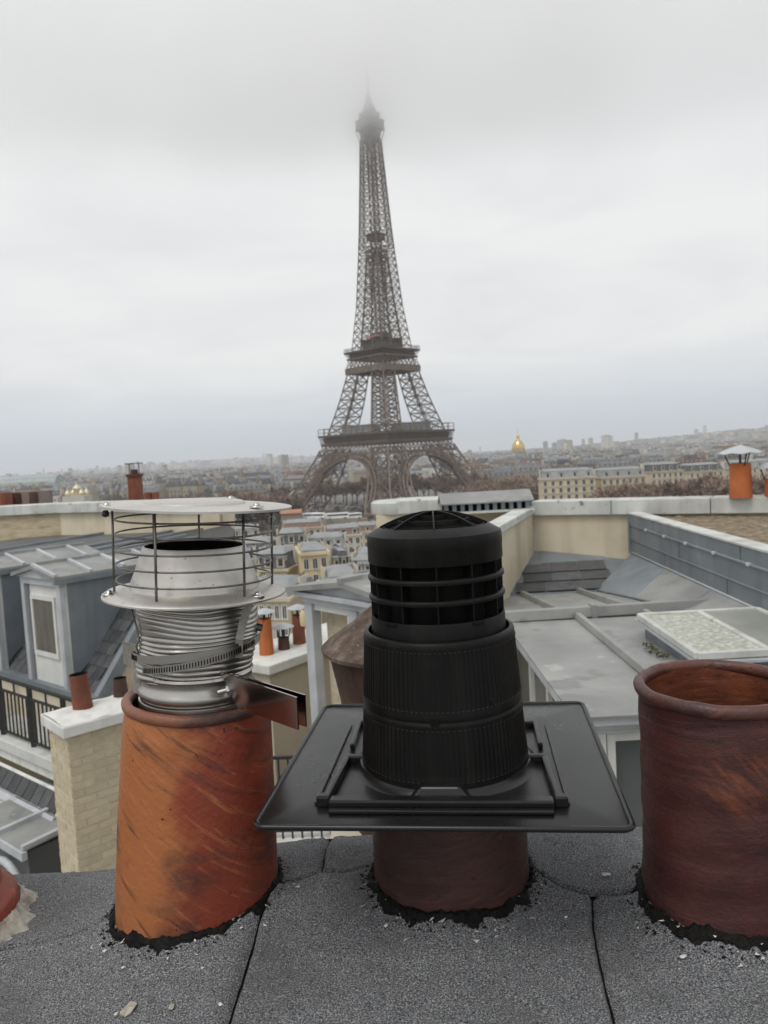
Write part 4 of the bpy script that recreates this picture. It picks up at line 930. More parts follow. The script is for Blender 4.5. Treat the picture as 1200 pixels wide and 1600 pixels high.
# ------------------------------------------------------------------ house on the left (turned about 42 degrees)
A2 = Vector((.743, .669, 0)); A1 = Vector((-.669, .743, 0)); UPZ = Vector((0, 0, 1))
def frame_pt(o, a1, a2, z): return o + A1 * a1 + A2 * a2 + UPZ * z
RB = Matrix((A2, A1, UPZ)).transposed()              # local x along A2, y along A1
A1, A2 = Vector((-.77, .638, 0)), Vector((.638, .77, 0))   # the left house is turned a little less
lh = thing('mansard_house', V(-5.5, 12, -EYE), 'house on the left with slate mansard and grey dormers', 'house')
G0 = V(-3.78, 9.60, 0)                                # gable corner on plan
def GP(a1, a2, z): return frame_pt(G0, a1, a2, z)    # z below lens
def hexl(q0, q1, z0, z1):                             # box in the turned frame: (a1,a2) corners
    (a, b), (c, d) = q0, q1
    return MB().prism([GP(a, b, z0), GP(a, d, z0), GP(c, d, z0), GP(c, b, z0)], (0, 0, z1 - z0))
hexl((0.02, .05), (7, 2.3), -EYE, -3.0).build('wall', CREAM, lh)
# gable wall under the rake
m = MB(); m.prism([GP(0, 0, -3.1), GP(0, 2.3, -3.1), GP(0, 2.3, -1.30), GP(0, 1.25, -1.52), GP(0, 0.06, -2.98), GP(0, 0, -3.0)], -A1 * -.22); m.build('gable_wall', BEIGE, lh)
bk = MB(); bk.box((0, 0, 0), (.215, .02, .062)); bk_me = bk.mesh('brick'); bk_me.materials.append(BRICK)
def bricks(parent, P0, along, normal, nrow, ncol_len, z_top, pitch=.075, blen=.225, skip=None, wob=.004):
    """running-bond bricks, each an object; P0 = top corner on plan, going along a direction"""
    rz = math.atan2(along.y, along.x); k = 0; rn = random.Random(int(P0.x * 100) & 255)
    for r in range(nrow):
        off = (r % 2) * blen / 2; x = -off
        while x < ncol_len - .01:
            x0, x1 = max(0.0, x), min(ncol_len, x + blen - .01); L_ = x1 - x0
            if L_ > .03:
                p = P0 + along * (x0 + L_ / 2) + normal * rn.uniform(0, wob); p.z = z_top - (r + .5) * pitch
                if not (skip and skip(x0, p.z - EYE)):
                    o = bpy.data.objects.new('brick', bk_me); COL.objects.link(o); o.parent = parent; o.location = p - ORG[parent.name]; o.rotation_euler = (0, 0, rz); o.scale = (L_ / .215, 1, 1)
            x += blen
bricks(lh, GP(.006, .15, 0), A2, -A1, 12, 1.6, EYE - 2.15, pitch=.078, blen=.23, skip=lambda x, z: z > -2.98 + (x + .15 - .06) * 1.22 - .08)
# mansard slope and slates, with rake trim
def MS(a1, t): return GP(a1, .06 + 1.22 * t, -2.86 + 1.5 * t)
sn = (A2 * -1.5 + UPZ * 1.22).normalized()
m = MB(); m.prism([MS(0, 0), MS(7, 0), MS(7, 1), MS(0, 1)], -sn * .04); m.build('mansard_boarding', SLATE, lh)
for r in range(11):
    t0 = r / 11
    for c in range(15):
        a = .10 + c * .19 + (r % 2) * .09
        if a > 3.0: continue
        p = [MS(a, t0) + sn * .016, MS(a + .18, t0) + sn * .016, MS(a + .18, t0 + .105) + sn * .004, MS(a, t0 + .105) + sn * .004]
        m = MB(); m.prism(p, sn * .006); m.build('slate', SLATE, lh)
m = MB(); m.prism([MS(-.03, -.03) + sn * .05, MS(.075, -.03) + sn * .05, MS(.075, 1.0) + sn * .05, MS(-.03, 1.0) + sn * .05], -sn * .16); m.build('rake_trim', ZINC_BLUE, lh)
m = MB(); m.prism([GP(-.05, -.10, -2.95), GP(7, -.10, -2.95), GP(7, -.10, -2.85), GP(-.05, -.10, -2.85)], A2 * .16); m.build('gutter', ZINC_BLUE, lh)
# upper zinc roof
for a, b in ((0, 1.1), (1.1, 2.2), (2.2, 3.3), (3.3, 7)):
    m = MB(); m.prism([GP(a + .02, 1.2, -1.37), GP(b - .02, 1.2, -1.37), GP(b - .02, 2.3 + .4 * b, -1.25), GP(a + .02, 2.3 + .4 * a, -1.25)], (0, 0, .03)); m.build('zinc_panel', ZINC_DARK, lh)
    for q_ in (a + .05, (a + b) / 2):
        m = MB(); m.bar(GP(q_, 1.2, -1.325), GP(q_, 2.3 + .4 * q_, -1.205), .06, .045); m.build('batten_roll', ZINC_BLUE, lh)
m = MB(); m.prism([GP(.0, 2.28, -1.45), GP(6, 4.68, -1.45), GP(5.4, 5.0, -1.30), GP(3.3, 4.75, -1.24), GP(1.2, 3.4, -1.32)], (0, 0, .20)); m.build('upper_roof', SLATE, lh)
for a in ():
    m = MB(); m.prism([GP(a, 3.05, -1.195), GP(a + .9, 3.05, -1.195), GP(a + .9, 4.6, -1.034), GP(a, 4.6, -1.034)], (0, 0, .02)); m.build('zinc_panel', ZINC_BLUE, lh)
# dormers
def dormer(a1, label, w=1.08, depth=1.7, zt=-1.39, zb=-3.4):
    t = thing('dormer', GP(a1 + w / 2, .02, zb), label, 'dormer', 'grey dormers on the left house')
    for s in (0, 1):
        m = MB(); x = a1 + s * w - (0.0 if s == 0 else .09)
        m.prism([GP(x, -.05, zb), GP(x + .09, -.05, zb), GP(x + .09, .05, zb), GP(x, .05, zb)], (0, 0, zt - zb - .101)); m.build('post', ZINC_TRIM, t, bevel=.008)
    m = MB(); m.prism([GP(a1, -.05, zt - .10), GP(a1 + w, -.05, zt - .10), GP(a1 + w, .05, zt - .10), GP(a1, .05, zt - .10)], (0, 0, .12)); m.build('lintel', ZINC_TRIM, t)
    m = MB(); m.prism([GP(a1, .05, zt - 1.35), GP(a1, depth, zt - .05), GP(a1, depth, zt), GP(a1, .05, zt)], A1 * .04); m.build('cheek', ZINC_BLUE, t)
    m = MB(); m.prism([GP(a1 + w - .04, .05, zt - 1.35), GP(a1 + w - .04, depth, zt - .05), GP(a1 + w - .04, depth, zt), GP(a1 + w - .04, .05, zt)], A1 * .04); m.build('cheek', ZINC_BLUE, t)
    m = MB(); m.prism([GP(a1 - .008, .02, zb + .1), GP(a1 - .008, .05, zb + .1), GP(a1 - .008, .05, zt - .02), GP(a1 - .008, .02, zt - .02)], A1 * .007); m.build('corner_bead', COPING, t)
    o = .07; r = .13
    rp = [(a1 - o, zt), (a1 + w / 2, zt + r), (a1 + w + o, zt), (a1 + w + o, zt + .05), (a1 + w / 2, zt + r + .05), (a1 - o, zt + .05)]
    m = MB(); m.prism([GP(a, -.14, z) for a, z in rp], A2 * (depth + .14)); m.build('roof', ZINC, t)
    m = MB(); m.prism([GP(a1 - .02, -.09, zt), GP(a1 + w + .02, -.09, zt), GP(a1 + w / 2, -.09, zt + r)], A2 * .04); m.build('pediment', ZINC_TRIM, t)
    m = MB(); m.prism([GP(a1 - o - .012, -.15, zt - .05), GP(a1 - o + .03, -.15, zt - .05), GP(a1 - o + .03, -.15, zt + .02), GP(a1 - o - .012, -.15, zt + .02)], A2 * (depth + .1)); m.build('eave_moulding', ZINC_BLUE, t)
    for k in range(4):
        q = -.12 + k * .5; m = MB(); m.bar(GP(a1 - o, q, zt + .065), GP(a1 + w / 2, q, zt + r + .065), .05, .04); m.build('batten_roll', ZINC_TRIM, t)
    m = MB(); m.bar(GP(a1 + w / 2, -.14, zt + r + .06), GP(a1 + w / 2, depth, zt + r + .06), .06, .05); m.build('ridge_roll', ZINC, t)
    x0, x1 = a1 + .16, a1 + w - .16
    m = MB(); m.prism([GP(x0, 0.0, zb), GP(x1, 0.0, zb), GP(x1, .04, zb), GP(x0, .04, zb)], (0, 0, zt - .12 - zb)); d = m.build('door', PAINT, t)
    m = MB(); m.prism([GP(x0 + .10, -.012, zb + .98), GP(x1 - .10, -.012, zb + .98), GP(x1 - .10, .0, zb + .98), GP(x0 + .10, .0, zb + .98)], (0, 0, .72)); m.build('pane', GLASS_OLIVE, d)
    m = MB()
    for (a, b, c_, e) in ((x0 + .05, x0 + .10, .92, 1.76), (x1 - .10, x1 - .05, .92, 1.76), (x0 + .10, x1 - .10, .92, .98), (x0 + .10, x1 - .10, 1.70, 1.76)):
        m.prism([GP(a, -.03, zb + c_), GP(b, -.03, zb + c_), GP(b, 0, zb + c_), GP(a, 0, zb + c_)], (0, 0, e - c_))
    m.build('door_rail', PAINT, d)
    return t
dormer(.62, 'grey dormer with white glazed door, nearer the gable')
dormer(2.52, 'grey dormer cut by the left edge of the picture')
# balcony with iron railing in front
bl = thing('balcony', GP(2.5, -.3, -3.55), 'stone balcony ledge below the left dormers', 'balcony')
hexl((-.9, -.69), (6, .0), -3.58, -3.44).build('slab', COPING, bl, bevel=.01)
hexl((-.9, -.63), (6, .02), -3.74, -3.58).build('moulding', WHITE, bl, bevel=.02)
hexl((.0, -.06), (6, .04), -3.44, -2.95).build('back_wall', CREAM, bl)
rl = thing('iron_railing', GP(2.5, -.5, -3.44), 'black iron balcony railing at the lower left', 'railing')
m = MB(); m.bar(GP(-.8, -.57, -2.66), GP(6, -.57, -2.66), .045, .03); m.build('top_rail', IRON, rl)
m = MB(); m.bar(GP(-.8, -.57, -2.82), GP(6, -.57, -2.82), .03, .025); m.build('middle_rail', IRON, rl)
m = MB(); m.bar(GP(-.8, -.57, -3.38), GP(6, -.57, -3.38), .03, .025); m.build('bottom_rail', IRON, rl)
for k in range(46):
    a = -.78 + k * .105
    heavy = k % 8 == 5
    m = MB(); m.bar(GP(a, -.57, -3.44 if heavy else -3.38), GP(a, -.57, -2.66 if heavy else -2.82), .05 if heavy else .018); m.build('post' if heavy else 'baluster', IRON, rl)
    if k % 4 == 1 and not heavy: m = MB(); m.bar(GP(a, -.57, -2.82), GP(a, -.57, -2.66), .018); m.build('baluster', IRON, rl)
# lower slope of slates below the balcony and the lower zinc dormer roof
lo = thing('lower_mansard', GP(2, -1.1, -5.3), 'lower slate slope with zinc ledge at the bottom left', 'roof')
def LS(a1, t): return GP(a1, -.70 - 1.05 * t, -3.75 - 1.5 * t)
sl = (A2 * -1.5 + UPZ * 1.05).normalized()
m = MB(); m.prism([LS(-.5, 0), LS(6, 0), LS(6, 1), LS(-.5, 1)], -sl * .05); m.build('boarding', WHITE, lo)
for (t0, t1, n) in ((.02, .14, 20), (.30, .52, 16)):
    for c in range(n):
        for rr in range(2 if t1 - t0 > .2 else 1):
            hh = (t1 - t0) / (2 if t1 - t0 > .2 else 1); a = -.4 + c * .2 + rr * .1
            p = [LS(a, t0 + rr * hh) + sl * .006, LS(a + .185, t0 + rr * hh) + sl * .006, LS(a + .185, t0 + (rr + 1) * hh) + sl * .018, LS(a, t0 + (rr + 1) * hh) + sl * .018]
            m = MB(); m.prism(p, sl * .008); m.build('slate', SLATE, lo)
for t0, t1 in ((.15, .20), (.23, .28)):
    m = MB(); m.prism([LS(-.5, t0) + sl * .03, LS(6, t0) + sl * .03, LS(6, t1) + sl * .03, LS(-.5, t1) + sl * .03], sl * .04); m.build('zinc_ledge', ZINC_TRIM, lo)
zd = thing('lower_dormer', V(-4.3, 8.4, -5.6), 'low zinc dormer roof with dark front at the bottom left corner', 'dormer')
C0 = V(-4.05, 7.95, 0)
def CP(a1, a2, z): return frame_pt(C0, a1, a2, z)
for a, b in ((0, .62), (.62, 1.4)):
    m = MB(); m.prism([CP(a, 0, -4.02), CP(b, 0, -4.02), CP(b, 2.0, -3.92), CP(a, 2.0, -3.92)], (0, 0, .02)); m.build('zinc_panel', ZINC, zd)
for a in (.02, .62):
    m = MB(); m.bar(CP(a, 0, -3.975), CP(a, 2.0, -3.875), .06, .05); m.build('batten_roll', ZINC_TRIM, zd)
m = MB(); m.bar(CP(0, .92, -3.93), CP(1.4, .92, -3.93), .08, .08); m.build('batten_roll', ZINC_TRIM, zd)
m = MB(); m.prism([CP(.02, .06, -5.6), CP(1.38, .06, -5.6), CP(1.38, 1.9, -5.6), CP(.02, 1.9, -5.6)], (0, 0, 1.56)); m.build('cheek', GLASS_GREY, zd)
m = MB(); m.prism([CP(-.03, -.03, -4.10), CP(1.4, -.03, -4.10), CP(1.4, .03, -4.10), CP(-.03, .03, -4.10)], (0, 0, .09)); m.build('fascia', ZINC_TRIM, zd)
m = MB(); pts_ = [CP(.35 + .42 * math.cos(q), -.05, -4.62 + .42 * math.sin(q)) for q in [math.pi * k / 12 for k in range(13)]]; m.tube(pts_, .045, 8); m.build('arched_trim', ZINC_TRIM, zd, True)
# party wall at the back left
pw = thing('party_wall', V(-5, 15.3, -2.5), 'back party wall with pale coping across the left roofs', 'wall')
LW = [(-9.4, 16.0), (-6.72, 15.95), (-2.94, 14.0)]
BRICKFAR = mat('old_cream_brickwork', [(0.3, (0.36, 0.28, 0.17)), (0.5, (0.52, 0.43, 0.29)), (0.7, (0.60, 0.53, 0.40))], scale=3, rough=.95, detail=9, bump=.5, bscale=10, stretch=(1, 1, 3.4), bdist=.03)
def lseg(p, q, z0, z1, o0, o1):
    p, q = Vector((*p, 0)), Vector((*q, 0)); d = (q - p).normalized(); n = Vector((d.y, -d.x, 0))
    return MB().prism([Vector((w.x, w.y, EYE + z0)) for w in (p + n * o0, q + n * o0, q - n * o1, p - n * o1)], (0, 0, z1 - z0))
lseg(LW[0], LW[1], -3, -.82, 0, .35).build('brickwork', BRICKFAR, pw)
lseg(LW[1], LW[2], -3, -.82, 0, .35).build('render', CREAM, pw)
lseg(LW[0], (-6.66, 15.95), -.82, -.62, .09, .42).build('coping_stone', COPING, pw, bevel=.015)
lseg((-6.70, 15.93), (-4.3, 14.68), -.822, -.622, .09, .42).build('coping_stone', COPING, pw, bevel=.015)
lseg((-4.28, 14.67), LW[2], -.82, -.62, .09, .42).build('coping_stone', COPING, pw, bevel=.015)
m = MB(); p = at(333, 815, 14.05); m.box((p.x, 14.05, p.z - .3), (.30, .3, 1.05)); m.build('pier', CREAM, pw)
for i, (u, vt, vb, w, y, lab) in enumerate(((8, 770, 792, 24, 17.5, 'red clay pot at the far left above the coping'), (27, 770, 790, 15, 17.8, 'brown clay pot second from the left edge'), (54, 769, 790, 14, 17.8, 'dark clay pot third from the left edge'))):
    p0, p1 = at(u, vb, y), at(u, vt, y); r = w / FPX * y / 2
    m = MB(); m.lathe([(r, -.9), (r, 0), (r * .95, p1.z - p0.z), (r * .8, p1.z - p0.z), (r * .78, .02)], 20, p0); m.build('chimney_pot', (CLAY_FAR, CLAY_FAR_DARK, CLAY_FAR_DARK)[i], smooth=50, label=lab, cat='chimney pot', group='pots behind the left coping')
m = MB(); p0 = at(40, 786, 18.6); m.box((p0.x, 18.6, p0.z - .6), (1.25, .2, 1.75)); m.build('chimney_stack', mat('pinkish_grey_render', [(.3, (.17, .13, .12)), (.7, (.25, .2, .19))], scale=2, rough=.95), label='grey-brown chimney stack behind the three left pots', cat='chimney')
p0 = at(213, 778, 21); tp = thing('chimney_stack', p0 - Vector((0, 0, 1.5)), 'red brick chimney stack with a spindly metal cap above the steel cowl', 'chimney')
m = MB(); m.box(p0 + Vector((0, 0, -.45)), (.30, .34, 2.1)); m.build('shaft', CLAY_FAR, tp)
m = MB(); m.box(p0 + Vector((0, 0, .62)), (.36, .4, .07)); m.build('crown', CLAY_FAR_DARK, tp)
m = MB(); m.lathe([(.10, .64), (.09, .78)], 14, p0); m.build('flue_pot', CLAY_FAR_DARK, tp)
for s in (-1, 1):
    m = MB(); m.bar(p0 + Vector((s * .13, 0, .65)), p0 + Vector((s * .13, 0, .93)), .02); m.build('stay', IRON, tp)
m = MB(); m.box(p0 + Vector((0, 0, .94)), (.42, .3, .025)); m.build('cap_plate', IRON, tp)
for i, (u, w) in enumerate(((232, 12), (244, 10))):
    q = at(u, 779, 20.5); m = MB(); r = w / FPX * 20.5 / 2; m.lathe([(r * 1.05, -1.2), (r, .16), (r * .75, .16), (r * .7, -.1)], 16, q); m.build('chimney_pot', CLAY_FAR, smooth=50, label=('small red pot just right of the red brick stack', 'smaller red pot second right of the brick stack')[i], cat='chimney pot')

# ------------------------------------------------------------------ cream brick chimney at the left with two pots
bc = thing('brick_chimney', V(-2.9, 7.4, -7), 'cream brick chimney with white cap at the lower left', 'chimney')
A2 = Vector((.743, .669, 0)); A1 = Vector((-.669, .743, 0))
K0 = V(-3.07, 7.04, 0)
def KP(a1, a2, z): return frame_pt(K0, a1, a2, z)
MB().prism([KP(0, 0, -7), KP(0, 1.7, -7), KP(.5, 1.7, -7), KP(.5, 0, -7)], (0, 0, 7 - 2.46)).build('core', JOINT, bc)
bricks(bc, KP(.006, .0, 0), A2, -A1, 26, 1.7, EYE - 2.47)
bricks(bc, KP(.0, .006, 0), A1, -A2, 26, .5, EYE - 2.47)
cp = MB().prism([KP(-.06, -.06, -2.46), KP(-.06, 1.76, -2.46), KP(.56, 1.76, -2.46), KP(.56, -.06, -2.46)], (0, 0, .11)).build('cap', WHITE, bc, bevel=.012)
m = MB(); m.grid(lambda i, j: KP(-.05 + .6 * i, -.05 + 1.8 * j, -2.348 + .055 * math.sin(math.pi * i) * (1 - .6 * abs(2 * j - 1) ** 3) + .012 * noise.noise(Vector((i * 5, j * 12, 1)))), 12, 30); m.build('mortar_top', WHITE, bc, True)
def plain_pot(p, r0, r1, h, clay, label, lean=(0, 0), group=None):
    t = thing('chimney_pot', p, label, 'chimney pot', group, rot=(lean[0], lean[1], 0))
    m = MB(); m.lathe([(r0 * 1.02, -.05), (r0, .03), (lerp(r0, r1, .6), h * .6), (r1, h - .03), (r1 * 1.04, h - .02), (r1 * 1.04, h)], 28); m.build('body', clay, t, 50, local=True)
    m = MB(); m.lathe([(r1 * 1.04, h), (r1 * .84, h), (r1 * .8, h * .3), (.01, h * .28)], 28); m.build('flue_lining', CAVITY, t, 50, local=True)
    return t
plain_pot(KP(.27, .26, -2.33), .095, .085, .36, CLAY_FAR, 'taller red clay pot on the cream brick chimney', lean=(0, -.06))
plain_pot(KP(.30, .66, -2.31), .075, .062, .20, CLAY_FAR_DARK, 'shorter dark clay pot on the cream brick chimney')

# ------------------------------------------------------------------ white-capped chimney in the middle with three capped pots
mc = thing('rendered_chimney', V(-1.4, 10.6, -8), 'beige rendered chimney with white slab under three capped pots', 'chimney')
B2 = Vector((.60, .80, 0)); B1 = Vector((-.80, .60, 0)); M0 = V(-1.62, 9.95, 0)
def MP(a1, a2, z): return M0 + B1 * a1 + B2 * a2 + UPZ * z
MB().prism([MP(0, 0, -9), MP(0, 2.2, -9), MP(.9, 2.2, -9), MP(.9, 0, -9)], (0, 0, 9 - 2.78)).build('stack', BEIGE, mc)
MB().prism([MP(-.07, -.07, -2.78), MP(-.07, 2.27, -2.78), MP(.97, 2.27, -2.78), MP(.97, -.07, -2.78)], (0, 0, .13)).build('cap', WHITE, mc, bevel=.015)
def small_umbrella(u, vb, y, r, h, cap_r, rod, clay, lab):
    p = flat(u, vb, -2.65); umbrella_pot(p, r, h, cap_r, rod, clay, lab, 'capped pots on the white slab')
small_umbrella(417, 1022, 10, .10, .50, .155, .09, CLAY_FAR_ORANGE, 'bright orange pot with scalloped metal cap, leftmost on the white slab')
small_umbrella(444, 1014, 10, .085, .17, .16, .15, CLAY_FAR_DARK, 'short dark pot with metal cap in the middle of the white slab')
small_umbrella(468, 1005, 10, .095, .42, .155, .10, CLAY_FAR, 'red-brown pot with metal cap beside the grey pediment post')
m = MB(); p = at(476, 965, 8.5); m.lathe([(.05, -.09), (.055, -.06), (.055, .05), (.03, .09)], 14, p); m.build('lantern', YELLOW, smooth=40, label='small yellow lamp housing by the grey pediment', cat='lamp')

# ------------------------------------------------------------------ grey pediment dormer with brick infill, middle
pdm = thing('pediment_dormer', V(-.4, 7.2, -3.4), 'grey dormer with shallow pediment and brick infill left of the vent', 'dormer')
D0 = at(478, 934, 7.4); D0.z = EYE
def DP(f, bk, z): return D0 - A1 * f + A2 * bk + UPZ * z         # f runs right and nearer along the front
zc_ = -1.27
m = MB(); m.prism([DP(-.02, -.05, zc_ - .10), DP(1.45, -.05, zc_ - .10), DP(1.45, .10, zc_ - .10), DP(-.02, .10, zc_ - .10)], (0, 0, .06)); m.prism([DP(-.06, -.10, zc_ - .04), DP(1.49, -.10, zc_ - .04), DP(1.49, .10, zc_ - .04), DP(-.06, .10, zc_ - .04)], (0, 0, .05)); m.build('cornice', ZINC_TRIM, pdm, bevel=.008)
m = MB(); m.prism([DP(0, -.04, zc_ + .01), DP(1.43, -.04, zc_ + .01), DP(.72, -.04, zc_ + .11)], A2 * .08); m.build('tympanum', ZINC_TRIM, pdm)
rp = [(-.14, zc_ + .0), (.72, zc_ + .12), (1.57, zc_ + .0), (1.57, zc_ + .05), (.72, zc_ + .17), (-.14, zc_ + .05)]
m = MB(); m.prism([DP(f, -.14, z) for f, z in rp], A2 * 1.0); m.build('roof', ZINC, pdm)
m = MB(); m.bar(DP(.72, -.15, zc_ + .18), DP(.72, .85, zc_ + .18), .06, .05); m.build('ridge_roll', ZINC, pdm)
m = MB(); m.bar(DP(-.14, .75, zc_ + .06), DP(.72, .75, zc_ + .18), .05, .04); m.build('batten_roll', ZINC, pdm)
for f in (.06, .73, 1.37):
    m = MB(); m.prism([DP(f - .06, -.03, -3.6), DP(f + .06, -.03, -3.6), DP(f + .06, .08, -3.6), DP(f - .06, .08, -3.6)], (0, 0, 3.6 + zc_ - .10)); m.build('post', ZINC_TRIM, pdm, bevel=.008)
m = MB(); m.prism([DP(.12, .0, zc_ - .17), DP(1.31, .0, zc_ - .17), DP(1.31, .05, zc_ - .17), DP(.12, .05, zc_ - .17)], (0, 0, .06)); m.build('frame', PAINT, pdm)
m = MB(); m.prism([DP(.62, .0, zc_ - 1.6), DP(.67, .0, zc_ - 1.6), DP(.67, .05, zc_ - 1.6), DP(.62, .05, zc_ - 1.6)], (0, 0, 1.44)); m.build('frame', PAINT, pdm)
m = MB(); m.prism([DP(.80, .02, zc_ - 1.6), DP(1.30, .02, zc_ - 1.6), DP(1.30, .04, zc_ - 1.6), DP(.80, .04, zc_ - 1.6)], (0, 0, 1.42)); m.build('pane', GLASS_GREY, pdm)
m = MB(); m.prism([DP(.10, .16, -3.6), DP(.70, .16, -3.6), DP(.70, .4, -3.6), DP(.10, .4, -3.6)], (0, 0, 3.6 + zc_ - .12)); m.build('infill_core', JOINT, pdm)
bricks(pdm, DP(.12, .166, 0), -A1, -A2, 17, .50, EYE + zc_ - .17, pitch=.078, blen=.225)
MB().prism([DP(0, .42, -EYE), DP(1.45, .42, -EYE), DP(1.45, .85, -EYE), DP(0, .85, -EYE)], (0, 0, EYE + zc_ - .02)).build('rear_wall', BEIGE, pdm)
# courtyard wall and railing glimpsed between the left pot and the black plate
yw = MB(); yw.box(V(-.9, 11.6, -22), (6, .4, 36)); yw.build('courtyard_wall', BEIGE, label='pale courtyard wall below the white-capped chimney', cat='wall')
cl_ = thing('courtyard_ledge', V(-.95, 7.6, -3.9), 'pale stone ledge glimpsed beside the black plate', 'ledge')
MB().box(V(-1.1, 8.0, -3.85), (1.5, 1.2, .12)).build('slab', WHITE, cl_, bevel=.01)
MB().box(V(-1.1, 8.1, -21.9), (1.3, 1.0, 36)).build('wall', BEIGE, cl_)
r2 = thing('courtyard_railing', V(-1.1, 7.5, -3.79), 'short black iron railing between left pot and black plate', 'railing')
for z in (-2.95, -3.70):
    m = MB(); m.bar(V(-1.8, 7.52, z), V(-.4, 7.46, z), .03, .03); m.build('rail', IRON, r2)
for k in range(15):
    m = MB(); m.bar(V(-1.78 + k * .098, 7.52 - k * .004, -3.79), V(-1.78 + k * .098, 7.52 - k * .004, -2.95), .018); m.build('baluster', IRON, r2)

# ------------------------------------------------------------------ our own chimney stack: felt-covered top
POTS = [(-.364, 1.30, .139), (.083, 1.285, .134), (.512, 1.18, .129)]
def H(x, y):
    z = -.757 - .045 * sm(-.15, -.62, x) - .02 * sm(.25, .62, x) * sm(1.0, 1.5, y)
    z -= 1.6 * max(0, y - 1.40) ** 2
    z += .0050 * noise.noise(Vector((x * 7, y * 7, 3))) + .0028 * noise.noise(Vector((x * 24, y * 24, 9))) + .0022 * noise.noise(Vector((x * 60, y * 60, 5)))
    for px_, py_, r in POTS:
        d = math.hypot(x - px_, y - py_)
        z += .030 * math.exp(-max(0, d - r) / .045)
    return z
def felt_xy(u, v, z=-.76): p = flat(u, v, z); return Vector((p.x, p.y))
ks = thing('felt_topped_stack', V(0, 1.15, -8), 'broad chimney stack top covered in grey mineral felt', 'chimney')
SEAM = [Vector((-1.5, 1.285))] + [felt_xy(*q) for q in ((0, 1452), (90, 1438), (190, 1424))] + [Vector((-.364, 1.31)), felt_xy(440, 1404), felt_xy(503, 1374), felt_xy(577, 1378), Vector((.083, 1.30)), felt_xy(824, 1381), felt_xy(870, 1400), felt_xy(928, 1412), felt_xy(1000, 1421), Vector((.512, 1.2)), Vector((1.5, 1.17))]
def along(poly, x):                              # y of the seam at x
    for a, b in zip(poly, poly[1:]):
        if x <= b.x: return a.y + (b.y - a.y) * max(0, (x - a.x)) / max(1e-6, b.x - a.x)
    return poly[-1].y
xr = [-1.5, felt_xy(503, 1374).x, felt_xy(826, 1381).x, 1.5]
f1, f2 = felt_xy(440, 1404), felt_xy(928, 1412)
f1b, f2b = felt_xy(372, 1600), felt_xy(906, 1600)
YF, YR = .72, 1.56
def sheet(name, P, nu, nv, lift, gap=.0016):
    m = MB(); pts = []
    for j in range(nv + 1):
        for i in range(nu + 1):
            s, t = i / nu, j / nv
            p = P(s, t); w = gap * (2.4 if j in (0, nv) else 1) * (1 + .9 * noise.noise(Vector((p.x * 38, p.y * 38, lift * 900))))
            q = P(.5 + (s - .5) * .9999, t)
            edge = min(s, 1 - s, t, 1 - t)
            e = 1 if (i in (0, nu) or j in (0, nv)) else 0
            c = P(min(max(s, .02), .98), min(max(t, .02), .98)); dirv = (c - p)
            if dirv.length > 1e-6: p = p + dirv.normalized() * w
            z = H(p.x, p.y) + lift + .004 - (.010 if e else 0) + (.0025 if edge < .04 else 0)
            pts.append(V(p.x, p.y, z))
    m.v = pts; m.f = [(j * (nu + 1) + i, j * (nu + 1) + i + 1, (j + 1) * (nu + 1) + i + 1, (j + 1) * (nu + 1) + i) for j in range(nv) for i in range(nu)]; m.m = [0] * len(m.f)
    return m.build(name, FELT, ks, True)
for k in range(3):
    a, b = xr[k], xr[k + 1]
    sheet('felt_sheet', lambda s, t, a=a, b=b: Vector((lerp(a, b, s), lerp(along(SEAM, lerp(a, b, s)), YR, t))), 110 if k != 1 else 60, 34, .001 * k)
def front(k):
    def P(s, t):
        def xl(t_): return lerp(f1b.x - .06, f1.x, t_) + .012 * math.sin(t_ * 5)
        def xh(t_): return lerp(f2b.x, f2.x, t_) + .006 * math.sin(t_ * 6)
        lo_, hi_ = ((-1.5, xl(t)), (xl(t), xh(t)), (xh(t), 1.5))[k]
        x = lerp(lo_, hi_, s); return Vector((x, lerp(YF, along(SEAM, x), t)))
    return P
for k in range(3): sheet('felt_sheet', front(k), 100, 90, .0005 + .0012 * ((k + 1) % 2))
m = MB(); m.grid(lambda i, j: V(-1.5 + 3 * i, YF + (YR - YF) * j, H(-1.5 + 3 * i, YF + (YR - YF) * j) - .004), 150, 60); m.build('bitumen_bed', TAR, ks, True)
m = MB(); m.prism([V(-1.5, YF, -8), V(1.5, YF, -8), V(1.5, YR, -8), V(-1.5, YR, -8)], (0, 0, 8 - .86)); m.build('masonry', BEIGE, ks)
m = MB(); m.grid(lambda i, j: V(-1.5 + 3 * i, YR - .002 + .012 * j, lerp(H(-1.5 + 3 * i, YR) + .004, -.95, j)), 60, 3); m.build('felt_turndown', FELT, ks, True)
m = MB(); m.grid(lambda i, j: V(-1.5 + 3 * i, YF - .008 * j, lerp(H(-1.5 + 3 * i, YF) + .004, -.95, j)), 60, 3); m.build('felt_turndown', FELT, ks, True)

